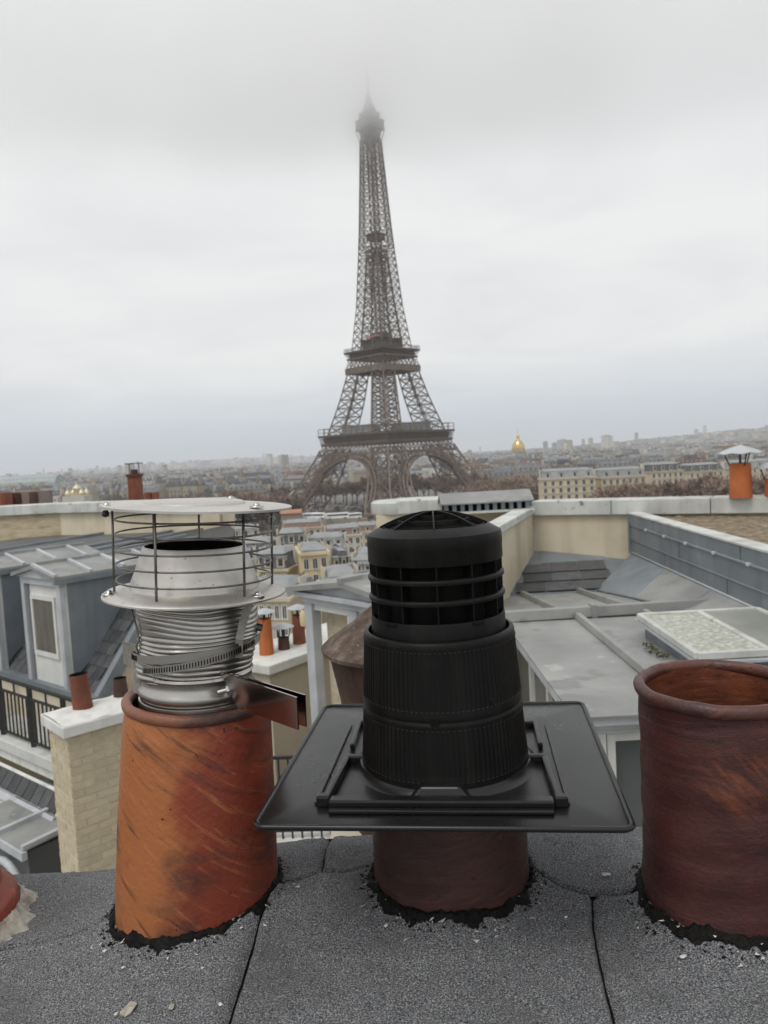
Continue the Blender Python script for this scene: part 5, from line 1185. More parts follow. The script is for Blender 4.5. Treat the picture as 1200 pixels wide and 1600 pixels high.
def tar_collar(parent_name, cx, cy, r, seed, label, up=.030, out=.030, lean=0.0):
    """ragged tar fillet between pot and felt, flecked with pale chips"""
    t = thing('tar_collar', V(cx, cy, H(cx - r - .05, cy)), label, 'sealant', 'tar collars round the pots')
    m = MB(); n = 300; rows = 10
    for j in range(rows + 1):
        for k in range(n):
            a = 2 * math.pi * k / n; c, s = math.cos(a), math.sin(a); q = j / rows
            w1 = max(.15, .50 + .9 * noise.noise(Vector((c * 3 + seed, s * 3, 0))) + .30 * noise.noise(Vector((c * 9, s * 9, seed))) + .14 * noise.noise(Vector((c * 40, s * 40, seed))))
            w2 = max(.10, .60 + .8 * noise.noise(Vector((c * 4, s * 4 + seed, 4))) + .30 * noise.noise(Vector((c * 11, s * 11, seed + 3))) + .20 * noise.noise(Vector((c * 45, s * 45, seed + 3))))
            ro = r + out * w2; zo = H(cx + ro * c, cy + ro * s)
            x0, y0 = cx + (r + .0016) * c, cy + (r + .0016) * s
            zb = H(cx + (r + .004) * c, cy + (r + .004) * s)
            if q < .5:
                f = q * 2; rad = r - .007 + .0126 * f; z = lerp(zb + up * w1, zb + .010, f); rad += lean * 0
            else:
                f = (q - .5) * 2; rad = lerp(r + .0056, ro, f); z = H(cx + rad * c, cy + rad * s) + lerp(.012, .0006, f ** .7)
            z += .0035 * noise.noise(Vector((rad * c * 130, rad * s * 130, seed))) * (1 if 0 < j < rows else .2)
            m.v.append(V(cx + rad * c, cy + rad * s, z))
    for j in range(rows):
        for k in range(n): m.f.append((j * n + k, (j + 1) * n + k, (j + 1) * n + (k + 1) % n, j * n + (k + 1) % n)); m.m.append(0)
    m.build('fillet', TAR, t, True)
    m = MB(); rn = random.Random(seed)
    for k in range(34):
        a = rn.uniform(math.pi * 1.0, math.pi * 2.0); ro = r + rn.uniform(.006, .042) * (1 if rn.random() < .8 else 1.6); s = rn.uniform(.0010, .0038)
        x, y = cx + ro * math.cos(a), cy + ro * math.sin(a); p = V(x, y, H(x, y) + .011 + rn.uniform(0, .003) - .008 * sm(.02, .045, ro - r))
        q = [p + Vector((rn.gauss(0, s), rn.gauss(0, s), rn.uniform(0, s * .8))) for _ in range(4)]
        m.add(q, [(0, 1, 2), (0, 2, 3), (0, 3, 1)])
    m.build('pale_chips', CHIP, t, kind='stuff')
    m = MB()
    for k in range(300):
        a = rn.uniform(0, math.pi * 2); ro = r + out * rn.uniform(.2, .85) + abs(rn.gauss(0, .004)); s = rn.uniform(.0010, .0030)
        x, y = cx + ro * math.cos(a), cy + ro * math.sin(a); p = V(x, y, H(x, y) + .005)
        q = [p + Vector((rn.gauss(0, s), rn.gauss(0, s), rn.uniform(0, s * 1.6))) for _ in range(4)]
        m.add(q, [(0, 1, 2), (0, 2, 3), (0, 3, 1), (1, 3, 2)])
    m.build('tar_crumbs', TAR, t, kind='stuff')
    return t
tar_collar('', POTS[0][0], POTS[0][1], .1405, 1, 'ragged black tar round the foot of the orange pot', up=.030, out=.022)
tar_collar('', POTS[1][0], POTS[1][1], .1345, 5, 'ragged black tar round the pot under the black plate', up=.026, out=.026)
tar_collar('', POTS[2][0], POTS[2][1], .1290, 9, 'ragged black tar round the dark pot at right', up=.030, out=.032)

# terracotta pots
def clay_pot(name, cx, cy, zb, prof, clay, rimclay, label, lean=(0, 0), rim=None, wob=.0015, ripple=0.0, lining=True, n=112, bore=None, inner_clay=None):
    t = thing(name, V(cx, cy, zb), label, 'chimney pot', 'terracotta pots on the felt-covered stack', rot=(lean[0], lean[1], 0))
    rows = 70; z0, z1 = prof[0][0], prof[-1][0]
    def fn(r, z, a, i):
        rr = r + wob * noise.noise(Vector((math.cos(a) * 1.6, math.sin(a) * 1.6, z * 9 + cx * 7))) * 2 + ripple * math.sin(z * 95 + 1.2 * math.sin(a * 2 + cx)) * (.5 + .5 * noise.noise(Vector((math.cos(a), math.sin(a), z * 14)))) + .0004 * noise.noise(Vector((math.cos(a) * 30, math.sin(a) * 30, z * 200)))
        return rr, z
    m = MB(); m.lathe([(interp(prof, lerp(z0, z1, k / rows)), lerp(z0, z1, k / rows)) for k in range(rows + 1)], n, fn=fn)
    m.build('body', clay, t, True, local=True)
    if rim:
        R_, zc2, a_, b_ = rim
        pr = [(R_ + a_ * math.cos(q), zc2 + b_ * math.sin(q)) for q in [2 * math.pi * k / 16 for k in range(16)]]
        m = MB(); m.lathe(pr, n, closed=True, fn=lambda r, z, a, i: (r + .0012 * noise.noise(Vector((math.cos(a) * 4, math.sin(a) * 4, 2 + cx))), z + .0016 * noise.noise(Vector((math.cos(a) * 3, math.sin(a) * 3, cx)))))
        m.build('rim', rimclay, t, True, local=True)
        if lining:
            ri = R_ - a_ * .6
            m = MB(); m.lathe([(ri, zc2), (ri, zc2 - .02), (ri - .002, zc2 - .12), (ri - .004, z0 + .02), (.01, z0 + .015)], 64, fn=fn); m.build('flue_lining', inner_clay or CAVITY, t, True, local=True)
    return t
clay_pot('terracotta_pot', POTS[0][0], POTS[0][1], -.79, [(-.03, .1405), (.0, .1400), (.065, .1385), (.17, .1345), (.28, .1290), (.352, .1245), (.376, .1215), (.388, .1195)],
         CLAY_ORANGE, CLAY_RIM, 'orange terracotta pot streaked red and brown carrying the steel cowl', lean=(0, math.radians(4.0)), rim=(.1180, .392, .0088, .0098), wob=.0011)
clay_pot('terracotta_pot', POTS[1][0], POTS[1][1], -.79, [(-.03, .1350), (.0, .1345), (.1, .1330), (.24, .1325), (.279, .1320)],
         CLAY_BROWN, CLAY_BROWN, 'brown glazed terracotta pot hidden under the black vent plate', rim=(.124, .270, .006, .006), wob=.0012)
CLAY_INNER = terracotta('smoked_inner_terracotta', (0.20, 0.060, 0.025), (0.12, 0.036, 0.018), (0.018, 0.010, 0.008), 0.9, 6.3, gx=False, tilt=0.1)
clay_pot('terracotta_pot', POTS[2][0], POTS[2][1], -.79, [(-.03, .1295), (.02, .1290), (.10, .1262), (.20, .1235), (.29, .1220), (.358, .1218), (.383, .1222), (.391, .1235)],
         CLAY_DARK, CLAY_RIM_DK, 'dark red open terracotta pot cut by the right edge', rim=(.1212, .400, .0092, .0108), wob=.0024, ripple=.0019, inner_clay=CLAY_INNER)
# chip knocked out of that rim, showing orange clay
m = MB(); cpos = V(POTS[2][0] + .1295 * math.cos(-1.42), POTS[2][1] + .1295 * math.sin(-1.42), -.392)
m.lathe([(.001, .0016), (.004, .0015), (.0075, .0009), (.0105, -.002)], 14, (0, 0, 0), fn=lambda r, z, a, i: (r * (1 + .25 * math.sin(3 * a)), z))
Rm = Vector((math.cos(-1.42), math.sin(-1.42), .15)).normalized().to_track_quat('Z', 'Y').to_matrix()
m.v = [cpos + Rm @ Vector((q.x * .75, q.y * 1.2, q.z)) for q in m.v]
_pot3 = [o for o in bpy.data.objects if o.name.startswith('terracotta_pot')][-1]
m.build('chipped_patch', CLAY_FAR_ORANGE, _pot3, True)
# half-hidden pot at the left edge with cracked mortar
e0 = flat(20, 1432, -.78); ecx, ecy = e0.x - .150, e0.y - .0
t4 = clay_pot('terracotta_pot', ecx, ecy, -.83, [(-.02, .153), (.02, .152), (.05, .150), (.075, .143), (.095, .120), (.2, .112), (.3, .108)], CLAY_FAR if False else CLAY_ORANGE, CLAY_RIM,
              'red pot foot in cracked mortar just showing at the left edge', rim=(.104, .3, .008, .009))
m = MB(); n = 160
for j in range(8):
    for k in range(n):
        a = 2 * math.pi * k / n; c, s = math.cos(a), math.sin(a); f = j / 7
        w = .034 * max(.25, .8 + .8 * noise.noise(Vector((c * 6, s * 6, 1))) + .5 * noise.noise(Vector((c * 25, s * 25, 2))))
        rad = .149 + w * f; x, y = ecx + rad * c, ecy + rad * s
        z = H(x, y) + lerp(.032, .001, f ** .8) + .005 * noise.noise(Vector((x * 110, y * 110, 1))) * (f < .99)
        m.v.append(V(x, y, z))
for j in range(7):
    for k in range(n): m.f.append((j * n + k, (j + 1) * n + k, (j + 1) * n + (k + 1) % n, j * n + (k + 1) % n)); m.m.append(0)
m.build('mortar_collar', MORTAR, smooth=30, label='pale cracked mortar ring round the pot foot at the left edge', cat='mortar')
# small debris lying on the felt
LEAF = mat('dry_leaf', [(0.3, (0.30, 0.28, 0.22)), (0.7, (0.50, 0.47, 0.39))], scale=60, rough=.9)
rn = random.Random(2)
for i, (u, v, L_, rz, lab) in enumerate(((199, 1562, .030, 1.1, 'pale dry leaf on the felt below the orange pot, larger one'), (267, 1565, .013, 1.5, 'small pale dry leaf on the felt below the orange pot'), (180, 1566, .008, .8, 'tiny white flake beside the larger dry leaf'), (345, 1574, .009, 2.4, 'white flake on the felt at the bottom edge'),
        (948, 1382, .016, -.3, 'white flake on the rear felt strip by the right pot'), (885, 1447, .007, .4, 'white speck on the felt between middle and right pots'), (604, 1465, .010, .9, 'white flake in front of the brown pot, left'), (1068, 1512, .012, .2, 'white flake on the felt before the right pot'), (192, 1501, .007, .2, 'white speck in front of the orange pot'))):
    p = flat(u, v, -.755); z = H(p.x, p.y); m = MB(); n = 10; w = L_ * .28
    ring = [Vector((L_ * .5 * (1 - .18 * (k % 3 == 1)) * math.cos(2 * math.pi * k / n), w * math.sin(2 * math.pi * k / n) * (1 + .2 * rn.random()), .001 + .003 * math.sin(k * 1.7) * L_ / .03)) for k in range(n)]
    R = Matrix.Rotation(rz, 3, 'Z'); vs = [R @ q + V(p.x, p.y, z + .009) for q in ring] + [V(p.x, p.y, z + .0125)]
    m.add(vs, [(k, (k + 1) % n, n) for k in range(n)] + [tuple(range(n - 1, -1, -1))]); m.build('dry_leaf' if i < 2 else 'flake', LEAF if i < 2 else CHIP, label=lab, cat='leaf' if i < 2 else 'debris', group='debris on the felt')

# ------------------------------------------------------------------ steel cowl and flexible liner on the orange pot
c0, c1 = at(309, 1108, 1.288), at(303, 789, 1.288)
ax = (c1 - c0); CH = ax.length; ax.normalize()
cw = thing('steel_chimney_cowl', c0, 'stainless steel cowl with wire cage and corrugated liner on the orange pot', 'cowl')
cw.rotation_mode = 'QUATERNION'; cw.rotation_quaternion = Vector((0, 0, 1)).rotation_difference(ax)
QR = Vector((0, 0, 1)).rotation_difference(ax).to_matrix(); QI = QR.transposed()
def hz_(v): return CH * (1108 - v) / 319.0
def LOC(u, v, y): return QI @ (at(u, v, y) - c0)
def disc(m, r, z, t, n=72, crown=0.0, c=(0, 0, 0)):
    m.lathe([(.0005, z + crown), (r * .5, z + crown * .7), (r * .97, z + crown * .04), (r, z), (r, z - t), (r * .97, z - t), (.0005, z - t + crown)], n, c)
td = MB(); disc(td, .156, hz_(789), .0035, crown=.006); td.v = [Matrix.Rotation(.02, 3, 'Y') @ q for q in td.v]; top = td.build('top_disc', STEEL_MATT, cw, 40, local=True)
m = MB(); m.lathe([(.0005, hz_(789) + .0085), (.080, hz_(789) + .0075), (.0845, hz_(789) + .0055), (.0855, hz_(789) + .002)], 64); m.build('raised_centre', STEEL_MATT, top, 40, local=True)
bz = hz_(917)
m = MB(); m.lathe([(.100, bz + .006), (.112, bz + .004), (.146, bz - .002), (.1505, bz - .006), (.1505, bz - .0085), (.144, bz - .006), (.100, bz)], 80); brim = m.build('brim', STEEL_MATT, cw, 40, local=True)
m = MB(); m.lathe([(.108, bz + .004), (.1065, bz + .010), (.0985, bz + .030), (.0855, hz_(853)), (.0835, hz_(850)), (.0815, hz_(850)), (.0825, hz_(854)), (.095, bz + .02)], 72); m.build('cone', STEEL_MATT, cw, 35, local=True)
m = MB(); m.lathe([(.0818, hz_(852)), (.080, hz_(860)), (.079, bz)], 48); m.lathe([(.079, bz), (.0005, bz - .002)], 48); m.build('throat', CAVITY, cw, True, local=True)
for v in (808, 830, 853, 876, 899):
    zz = hz_(v); m = MB(); m.tube([(.127 * math.cos(2 * math.pi * k / 64), .127 * math.sin(2 * math.pi * k / 64), zz) for k in range(64)], .0016, 8, closed=True); m.build('cage_ring', WIRE, cw, True, local=True)
for ang in (-103, -41, -163, 137, 62, 16, 100):
    a = math.radians(ang); x, y = .1295 * math.cos(a), .1295 * math.sin(a)
    m = MB(); m.tube([(x, y, bz - .006), (x, y, hz_(793))], .0021, 8); m.build('cage_rod', WIRE, cw, True, local=True)
for ang in (-155, -32, 75):
    a = math.radians(ang)
    for zz, par in ((bz - .001, brim), (hz_(789) + .001, top)):
        x, y = .138 * math.cos(a), .138 * math.sin(a)
        m = MB(); m.lathe([(.0115, zz), (.0115, zz + .0022), (.006, zz + .0024), (.0055, zz + .005), (.003, zz + .0072), (.0003, zz + .0078)], 16, (x, y, 0)); m.build('rivet', STEEL, par, True, local=True)
m = MB(); a = math.radians(-150); m.lathe([(.004, hz_(789) - .004), (.0055, hz_(789) - .008), (.0055, hz_(789) - .013), (.0003, hz_(789) - .015)], 12, (.142 * math.cos(a), .142 * math.sin(a), 0)); m.build('bolt', IRON, top, True, local=True)
# flexible corrugated liner: helical ridges
lz0, lz1 = hz_(1047), bz - .002; pitch = .0076; nA = 120; nZ = int((lz1 - lz0) / pitch * 10)
def liner_fn(r, z, a, i):
    ph = ((z + .010 * math.cos(a - .5) * (.4 + 4 * (z - lz0))) / pitch - a / (2 * math.pi) * 2 + 1.3 * noise.noise(Vector((math.cos(a), math.sin(a), z * 18))))
    w = abs(math.sin(math.pi * ph)); flatb = sm(.0, .012, abs(z - hz_(965)) - .012)
    bulge = .012 * noise.noise(Vector((math.cos(a) * .9, math.sin(a) * .9, z * 11)))
    return r + .0030 * (w ** .6 - .6) * (.35 + .65 * flatb) + bulge, z
m = MB(); m.lathe([(lerp(.094, .0985, sm(0, 1, k / nZ)), lerp(lz0, lz1, k / nZ)) for k in range(nZ + 1)], nA, fn=liner_fn); m.build('corrugated_liner', STEEL, cw, True, local=True)
s0, s1 = hz_(1097), hz_(1043)
m = MB(); m.lathe([(.088, s0 - .10), (.0905, s0 - .004), (.0925, s0), (.0915, s0 + .012), (.0925, s0 + .020), (.0975, s0 + .026), (.0985, s0 + .031), (.0972, s0 + .036), (.0925, s0 + .042), (.0918, s1 - .004), (.095, s1), (.093, s1 + .004)], 96); m.build('sleeve', STEEL, cw, 50, local=True)
m = MB(); m.lathe([(.0935, s0 + .001), (.096, s0 + .001), (.0962, s0 + .016), (.0935, s0 + .017)], 96); m.build('sleeve_band', STEEL, cw, 40, local=True)
def band(zc, dz, rad, wd, a0, a1, name, mt, slots=None, ph=0.0):
    m = MB(); n = 90
    def P(t, s, o=0.0):
        a = a0 + (a1 - a0) * t; z = zc + dz * math.sin(a - ph) + s * wd / 2
        return Vector(((rad + o) * math.cos(a), (rad + o) * math.sin(a), z))
    for o, flip in ((0, 0), (.0016, 1)):
        b = len(m.v)
        for k in range(n + 1): m.v += [P(k / n, -1, o), P(k / n, 1, o)]
        for k in range(n): q = (b + 2 * k, b + 2 * k + 2, b + 2 * k + 3, b + 2 * k + 1); m.f.append(q if flip else q[::-1]); m.m.append(0)
    b2 = 2 * (n + 1)
    for k in range(n):
        m.f += [(2 * k, 2 * k + 2, b2 + 2 * k + 2, b2 + 2 * k), (2 * k + 1, b2 + 2 * k + 1, b2 + 2 * k + 3, 2 * k + 3)]; m.m += [0, 0]
    o = m.build(name, mt, cw, 30, local=True)
    if slots:
        m = MB(); t0, t1, ns = slots
        for k in range(ns):
            t = lerp(t0, t1, k / ns); a = a0 + (a1 - a0) * t; c = P(t, 0, .0019); tn = Vector((-math.sin(a), math.cos(a), 0)); rd = Vector((math.cos(a), math.sin(a), 0))
            R = Matrix((tn, rd, UPZ)).transposed(); m.box(c, (.0016, .0008, wd * .62), R)
        m.build('worm_slots', CAVITY, o, local=True, kind='stuff')
    return o
band(hz_(1006), .012, .1032, .013, math.radians(-185), math.radians(30), 'hose_clamp', STEEL, (.02, .22, 14), ph=math.radians(-110))
band(hz_(1010), .020, .1062, .0125, math.radians(-128), math.radians(5), 'hose_clamp_tail', STEEL, (.02, .85, 46), ph=math.radians(-75))
a = math.radians(-8); q = LOC(400, 975, 1.30); m = MB(); m.tube([q + Vector((-.012, -.01, .002)), q + Vector((.012, -.012, -.004))], .0065, 10); m.box(q + Vector((-.004, -.004, 0)), (.016, .012, .014)); m.build('clamp_screw', WIRE, cw, 40, local=True)
# hanging strap at the right, wire hook and plate at the left
m = MB(); pts_ = [LOC(392, 935, 1.245), LOC(379, 975, 1.232), LOC(374, 1000, 1.225), LOC(373, 1028, 1.228)]
for p_, q_ in zip(pts_, pts_[1:]): m.bar(p_, q_, .0125, .0018, up=(0, -1, 0))
m.build('hanging_strap', GALV, cw, local=True)
m = MB(); m.tube([LOC(202, 938, 1.25), LOC(208, 962, 1.245), LOC(215, 985, 1.24), LOC(217, 1000, 1.235), LOC(213, 1010, 1.235), LOC(216, 1020, 1.235), LOC(220, 1012, 1.235), LOC(217, 1000, 1.236)], .0017, 8); m.build('wire_hook', WIRE, cw, True, local=True)
m = MB(); P4 = [LOC(191, 1002, 1.275), LOC(221, 1011, 1.245), LOC(222, 1046, 1.245), LOC(193, 1037, 1.275)]; m.prism(P4, (.001, .003, 0)); m.build('side_plate', GALV, cw, local=True)
m = MB(); P4 = [LOC(209, 1040, 1.262), LOC(220, 1043, 1.25), LOC(219, 1085, 1.25), LOC(208, 1082, 1.262)]; m.prism(P4, (.001, .003, 0)); m.build('side_plate_stem', GALV, cw, local=True)
# two polished bracket plates standing out to the right, bolted to the sleeve
pa = [LOC(344, 1050, 1.192), LOC(463, 1090, 1.040), LOC(466, 1141, 1.040), LOC(372, 1107, 1.155)]
m = MB(); m.prism(pa, (.0012, .0026, 0)); m.build('bracket_plate', MIRROR, cw, local=True)
pb = [LOC(352, 1049, 1.222), LOC(476, 1086, 1.062), LOC(478, 1136, 1.062), LOC(380, 1104, 1.185)]
m = MB(); m.prism(pb, (.0012, .0026, 0)); m.build('bracket_plate', MIRROR, cw, local=True)
b0 = LOC(344, 1081, 1.178); bd = (LOC(372, 1073, 1.185) - b0).normalized()
m = MB(); m.tube([b0 - bd * .004, b0 + bd * .045], .0042, 12); m.build('clamp_bolt', STEEL, cw, 40, local=True)
m = MB(); m.tube([b0 + bd * .010, b0 + bd * .019], .0085, 6); m.build('nut', STEEL, cw, local=True)
m = MB(); m.tube([b0 + bd * .022, b0 + bd * .0245], .0098, 16); m.build('washer', STEEL, cw, 40, local=True)

# ------------------------------------------------------------------ black ridge vent on its square plate
vt = thing('black_roof_vent', V(.083, 1.268, -.507), 'black plastic roof vent terminal on a square flashing plate', 'vent', rot=(0, 0, -math.atan2(.065, .514)))
# plate: rounded square with a turned-up bead
def rrect(w, d, r, z, n=8, c=(0, 0)):
    out = []
    for (sx, sy, a0) in ((1, -1, -90), (1, 1, 0), (-1, 1, 90), (-1, -1, 180)):
        for k in range(n + 1):
            a = math.radians(a0 + 90 * k / n); out.append(Vector((c[0] + sx * (w / 2 - r) + r * math.cos(a), c[1] + sy * (d / 2 - r) + r * math.sin(a), z)))
    return out
m = MB(); ringA = rrect(.516, .512, .016, 0, c=(0, -.006)); n = len(ringA); cen = Vector((0, -.006, .004))
levels = [(1.0, -.002), (.992, .0), (.975, .0012), (.60, .0035), (.2, .0038)]
for f, z in levels: m.v += [Vector((q.x * f, (q.y + .006) * f - .006, z)) for q in ringA]
for j in range(len(levels) - 1):
    for k in range(n): m.f.append((j * n + k, j * n + (k + 1) % n, (j + 1) * n + (k + 1) % n, (j + 1) * n + k)); m.m.append(0)
m.f.append(tuple((len(levels) - 1) * n + k for k in range(n))); m.m.append(0)
b = len(m.v); m.v += [Vector((q.x, q.y, -.005)) for q in ringA]; m.f.append(tuple(b + k for k in range(n - 1, -1, -1))); m.m.append(0)
for k in range(n): m.f.append((b + k, b + (k + 1) % n, (k + 1) % n, k)); m.m.append(0)
plate = m.build('flashing_plate', BLACK_GLOSS, vt, 40, local=True)
m = MB(); m.tube(ringA, .0042, 10, closed=True); m.build('edge_bead', BLACK_GLOSS, plate, True, local=True)
VC = Vector((0, -.04, 0))
# raised deck around the socket: stepped, with ribs
def rib(pts, w, h, nm='rib', z=.003):
    m = MB()
    for p_, q_ in zip(pts, pts[1:]): m.bar((p_[0], p_[1], z + h / 2), (q_[0], q_[1], z + h / 2), w, h)
    return m.build(nm, BLACK_GLOSS, plate, local=True, bevel=min(.0028, h * .3))
rib([(-.160, -.207), (.160, -.207)], .020, .014)
rib([(-.158, -.225), (.158, -.225)], .010, .006)
rib([(-.166, -.203), (-.160, -.052)], .009, .014); rib([(.166, -.203), (.159, -.052)], .009, .014)
rib([(-.162, -.048), (-.128, -.048)], .012, .014); rib([(.161, -.048), (.126, -.048)], .012, .014)
rib([(-.180, -.200), (-.160, -.200)], .016, .016); rib([(.180, -.200), (.160, -.200)], .016, .016)
rib([(-.182, -.20), (-.184, .125)], .005, .004); rib([(.180, -.20), (.176, .118)], .005, .004)
rib([(-.162, .005), (-.166, .122), (-.14, .122)], .008, .012); rib([(.158, .005), (.156, .110), (.132, .110)], .008, .012)
m = MB(); m.hexa([Vector(q) for q in ((-.048, -.200, .003), (.048, -.200, .003), (.048, -.165, .003), (-.048, -.165, .003), (-.027, -.190, .026), (.027, -.190, .026), (.027, -.165, .026), (-.027, -.165, .026))]); m.build('drain_notch', BLACK_GLOSS, plate, local=True, bevel=.003)
m = MB(); m.lathe([(.150, .0035), (.146, .0045), (.1405, .010), (.1385, .014), (.135, .014)], 96, VC); m.build('socket_ring', BLACK_GLOSS, plate, 40, local=True)
# body heights: from image heights on the axis
axp = vt.matrix_basis @ Vector((0, 0, 0)) if False else None
AX = V(.083, 1.268, -.507) + Matrix.Rotation(-math.atan2(.065, .514), 3, 'Z') @ VC
def hv(v):                                    # height above the plate read at the axis
    lo_, hi_ = -.05, .6
    for _ in range(40):
        mid = (lo_ + hi_) / 2; P_ = AX + Vector((0, 0, mid)) - Vector((0, 0, EYE)); vv = 800 - FPX * P_.dot(_u) / P_.dot(_f)
        if vv > v: lo_ = mid
        else: hi_ = mid
    return (lo_ + hi_) / 2
NF = 208
def flute(amp, z0, z1):
    def fn(r, z, a, i):
        f = sm(z0, z0 + .004, z) * (1 - sm(z1 - .004, z1, z)); return r - amp * f * (.5 + .5 * math.cos(a * NF / 2)), z
    return fn
def prof_lin(za, ra, zb, rb, n): return [(lerp(ra, rb, k / n), lerp(za, zb, k / n)) for k in range(n + 1)]
zA, zB, zC = hv(1184), hv(1087), hv(978)
m = MB(); m.lathe([(.136, .0)] + prof_lin(.004, .1360, zB - .004, .1283, 28) + [(.1272, zB - .003), (.1268, zB)], NF * 4, VC, fn=flute(.0013, hv(1168), hv(1095))); m.build('lower_skirt', BLACK, vt, 50, local=True)
m = MB(); m.lathe([(.1262, zB), (.1285, zB + .001)] + prof_lin(zB + .003, .1288, zC - .008, .1212, 28) + [(.1205, zC - .003), (.1185, zC), (.1135, zC + .001), (.113, zC - .004)], NF * 4, VC, fn=flute(.0013, hv(1076), hv(987))); m.build('upper_skirt', BLACK, vt, 50, local=True)
for zq, rq in ((hv(1099), .1298), (hv(1073), .1282), (hv(1171), .1351), (hv(991), .1222)):      # dotted stitch lines
    m = MB()
    for k in range(104):
        a = 2 * math.pi * k / 104; m.box(VC + Vector((rq * math.cos(a), rq * math.sin(a), zq)), (.0008, .0036, .0010), Matrix.Rotation(a, 3, 'Z'))
    m.build('stitch_line', STITCH, vt, local=True, kind='stuff')
m = MB(); a = math.radians(-92); m.box(VC + Vector((.1285 * math.cos(a), .1285 * math.sin(a), zB + .001)), (.004, .0125, .011), Matrix.Rotation(a, 3, 'Z')); m.build('locking_slot', CAVITY, vt, local=True)
m = MB(); a = math.radians(-50); m.box(VC + Vector((.1268 * math.cos(a), .1268 * math.sin(a), hv(1070))), (.004, .008, .006), Matrix.Rotation(a, 3, 'Z')); m.box(VC + Vector((.1265 * math.cos(a), .1265 * math.sin(a), hv(1065))), (.003, .014, .002), Matrix.Rotation(a, 3, 'Z')); m.build('latch', BLACK, vt, local=True, bevel=.001)
# collar with little tabs
zc0, zc1 = hv(981), hv(954)
m = MB(); m.lathe([(.1115, zc0 - .01), (.1118, zc0), (.1110, zc1 - .002), (.1100, zc1), (.1065, zc1), (.106, zc0)], 120, VC); m.build('collar', BLACK, vt, 40, local=True)
for ang in (-128, -52, 40, 130):
    a = math.radians(ang); m = MB(); m.box(VC + Vector((.1112 * math.cos(a), .1112 * math.sin(a), zc1 - .003)), (.004, .022, .005), Matrix.Rotation(a, 3, 'Z')); m.build('tab', BLACK, vt, local=True, bevel=.001)
# open cage: thin fins, two rings, dark core
zk = hv(862)
m = MB(); m.lathe([(.085, zc0), (.085, zk)], 48, VC); m.build('dark_core', CAVITY, vt, True, local=True)  # dark cylinder stands for the shaded inside of the cage
for k in range(12):
    a = math.radians(-90 + 30 * k + 4); m = MB(); m.box(VC + Vector((.0985 * math.cos(a), .0985 * math.sin(a), (zc1 + zk) / 2)), (.023, .0022, zk - zc1 + .006), Matrix.Rotation(a, 3, 'Z')); m.build('fin', BLACK, vt, local=True)
for v in (925, 895):
    z = hv(v); m = MB(); m.lathe([(.1124, z - .0032), (.1130, z), (.1124, z + .0028), (.111, z + .0040), (.106, z + .0045), (.105, z + .003), (.108, z - .0032)], 120, VC, closed=True); m.build('louvre_ring', BLACK, vt, 40, local=True)
# cap: band, chamfer, domed grille
z0, z1 = hv(872), hv(829)
m = MB(); m.lathe([(.108, z0 + .002), (.1105, z0), (.1115, z0 + .002), (.1112, lerp(z0, z1, .52)), (.1118, lerp(z0, z1, .55)), (.1112, z1 - .006), (.110, z1 - .001), (.108, z1), (.0905, z1 + .0095), (.0885, z1 + .0100), (.0865, z1 + .007), (.0865, z0)], 128, VC); m.build('cap_band', BLACK, vt, 35, local=True)
for ang in (-122, -57, 60, 140):
    a = math.radians(ang); m = MB(); m.box(VC + Vector((.1112 * math.cos(a), .1112 * math.sin(a), lerp(z0, z1, .30))), (.003, .019, .0042), Matrix.Rotation(a, 3, 'Z')); m.build('snap_slot', CAVITY, vt, local=True)
def dome(r): return z1 + .0075 + .0215 * (1 - (r / .088) ** 2)
for k in range(4):
    a = math.radians(-86 + 45 * k); c_, s_ = math.cos(a), math.sin(a); pts_ = [VC + Vector((r * c_, r * s_, dome(abs(r)))) for r in [-.088 + .176 * j / 16 for j in range(17)]]
    m = MB()
    for p_, q_ in zip(pts_, pts_[1:]): m.bar(p_, q_, .0028, .007)
    m.build('dome_rib', BLACK, vt, local=True)
for rr in (.030, .058, .083):
    m = MB(); m.lathe([(rr - .0013, dome(rr) - .006), (rr + .0013, dome(rr) - .006), (rr + .0013, dome(rr)), (rr - .0013, dome(rr))], 72, VC, closed=True); m.build('dome_ring', BLACK, vt, 40, local=True)
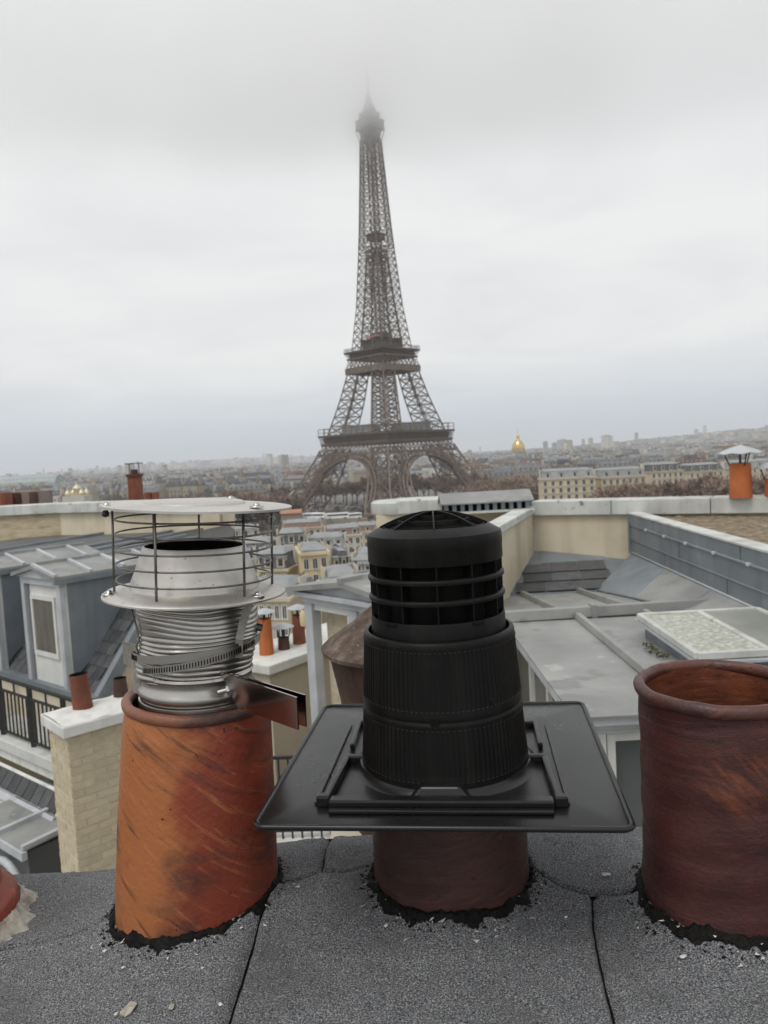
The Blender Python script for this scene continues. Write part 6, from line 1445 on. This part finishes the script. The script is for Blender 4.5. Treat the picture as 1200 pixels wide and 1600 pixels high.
m = MB(); m.lathe([(.0865, z1 + .001), (.06, z1 + .012), (.03, z1 + .020), (.0005, z1 + .0225)], 48, VC); m.build('dark_inner_dome', CAVITY, vt, True, local=True)  # dark dome added under the grille to stand for its shaded inside

for o in vt.children:                          # the head is a touch slimmer than the skirts
    if o.name.split('.')[0] in ('collar', 'tab', 'dark_core', 'fin', 'louvre_ring', 'cap_band', 'snap_slot', 'dome_rib', 'dome_ring', 'dark_inner_dome'):
        for q in o.data.vertices: q.co.x = VC.x + (q.co.x - VC.x) * .967; q.co.y = VC.y + (q.co.y - VC.y) * .967
# ------------------------------------------------------------------ lichened brown cowl behind the vent, on its own stack
RUSTY = mat('lichened_brown_clay', [(0.25, (0.045, 0.030, 0.022)), (0.5, (0.10, 0.070, 0.052)), (0.68, (0.19, 0.15, 0.12))], scale=22, rough=.95, detail=10, bump=.5, bscale=90, fleck=[(70, .70, (.34, .30, .25))])
RUSTY_DK = mat('stained_brown_clay', [(0.3, (0.040, 0.022, 0.014)), (0.7, (0.085, 0.048, 0.030))], scale=9, rough=.9, detail=8, bump=.3, bscale=60, streak=((.02, .012, .01), 20, .6))
bc0 = V(.045, 2.5, -1.22)
bw = thing('conical_chimney_cowl', bc0, 'lichened brown conical cowl on a stubby pot behind the vent', 'cowl')
ap = .78
m = MB(); m.lathe([(.012, ap + .02), (.03, ap + .012), (.09, ap - .035), (.094, ap - .043), (.16, ap - .092), (.165, ap - .100), (.262, ap - .165), (.276, ap - .178), (.274, ap - .190), (.25, ap - .186), (.05, ap - .06)], 72, bc0, fn=lambda r, z, a, i: (r + .003 * noise.noise(Vector((math.cos(a) * 5, math.sin(a) * 5, z * 20))), z)); m.build('hat', RUSTY, bw, 35)
m = MB(); m.lathe([(.195, 0), (.205, .25), (.222, .43), (.247, .56), (.252, .595), (.22, .6)], 64, bc0); m.build('body', RUSTY_DK, bw, 40)
m = MB(); m.box(bc0 + Vector((0, 0, -3.0)), (.55, .5, 6.0)); m.build('stack', BEIGE, bw)
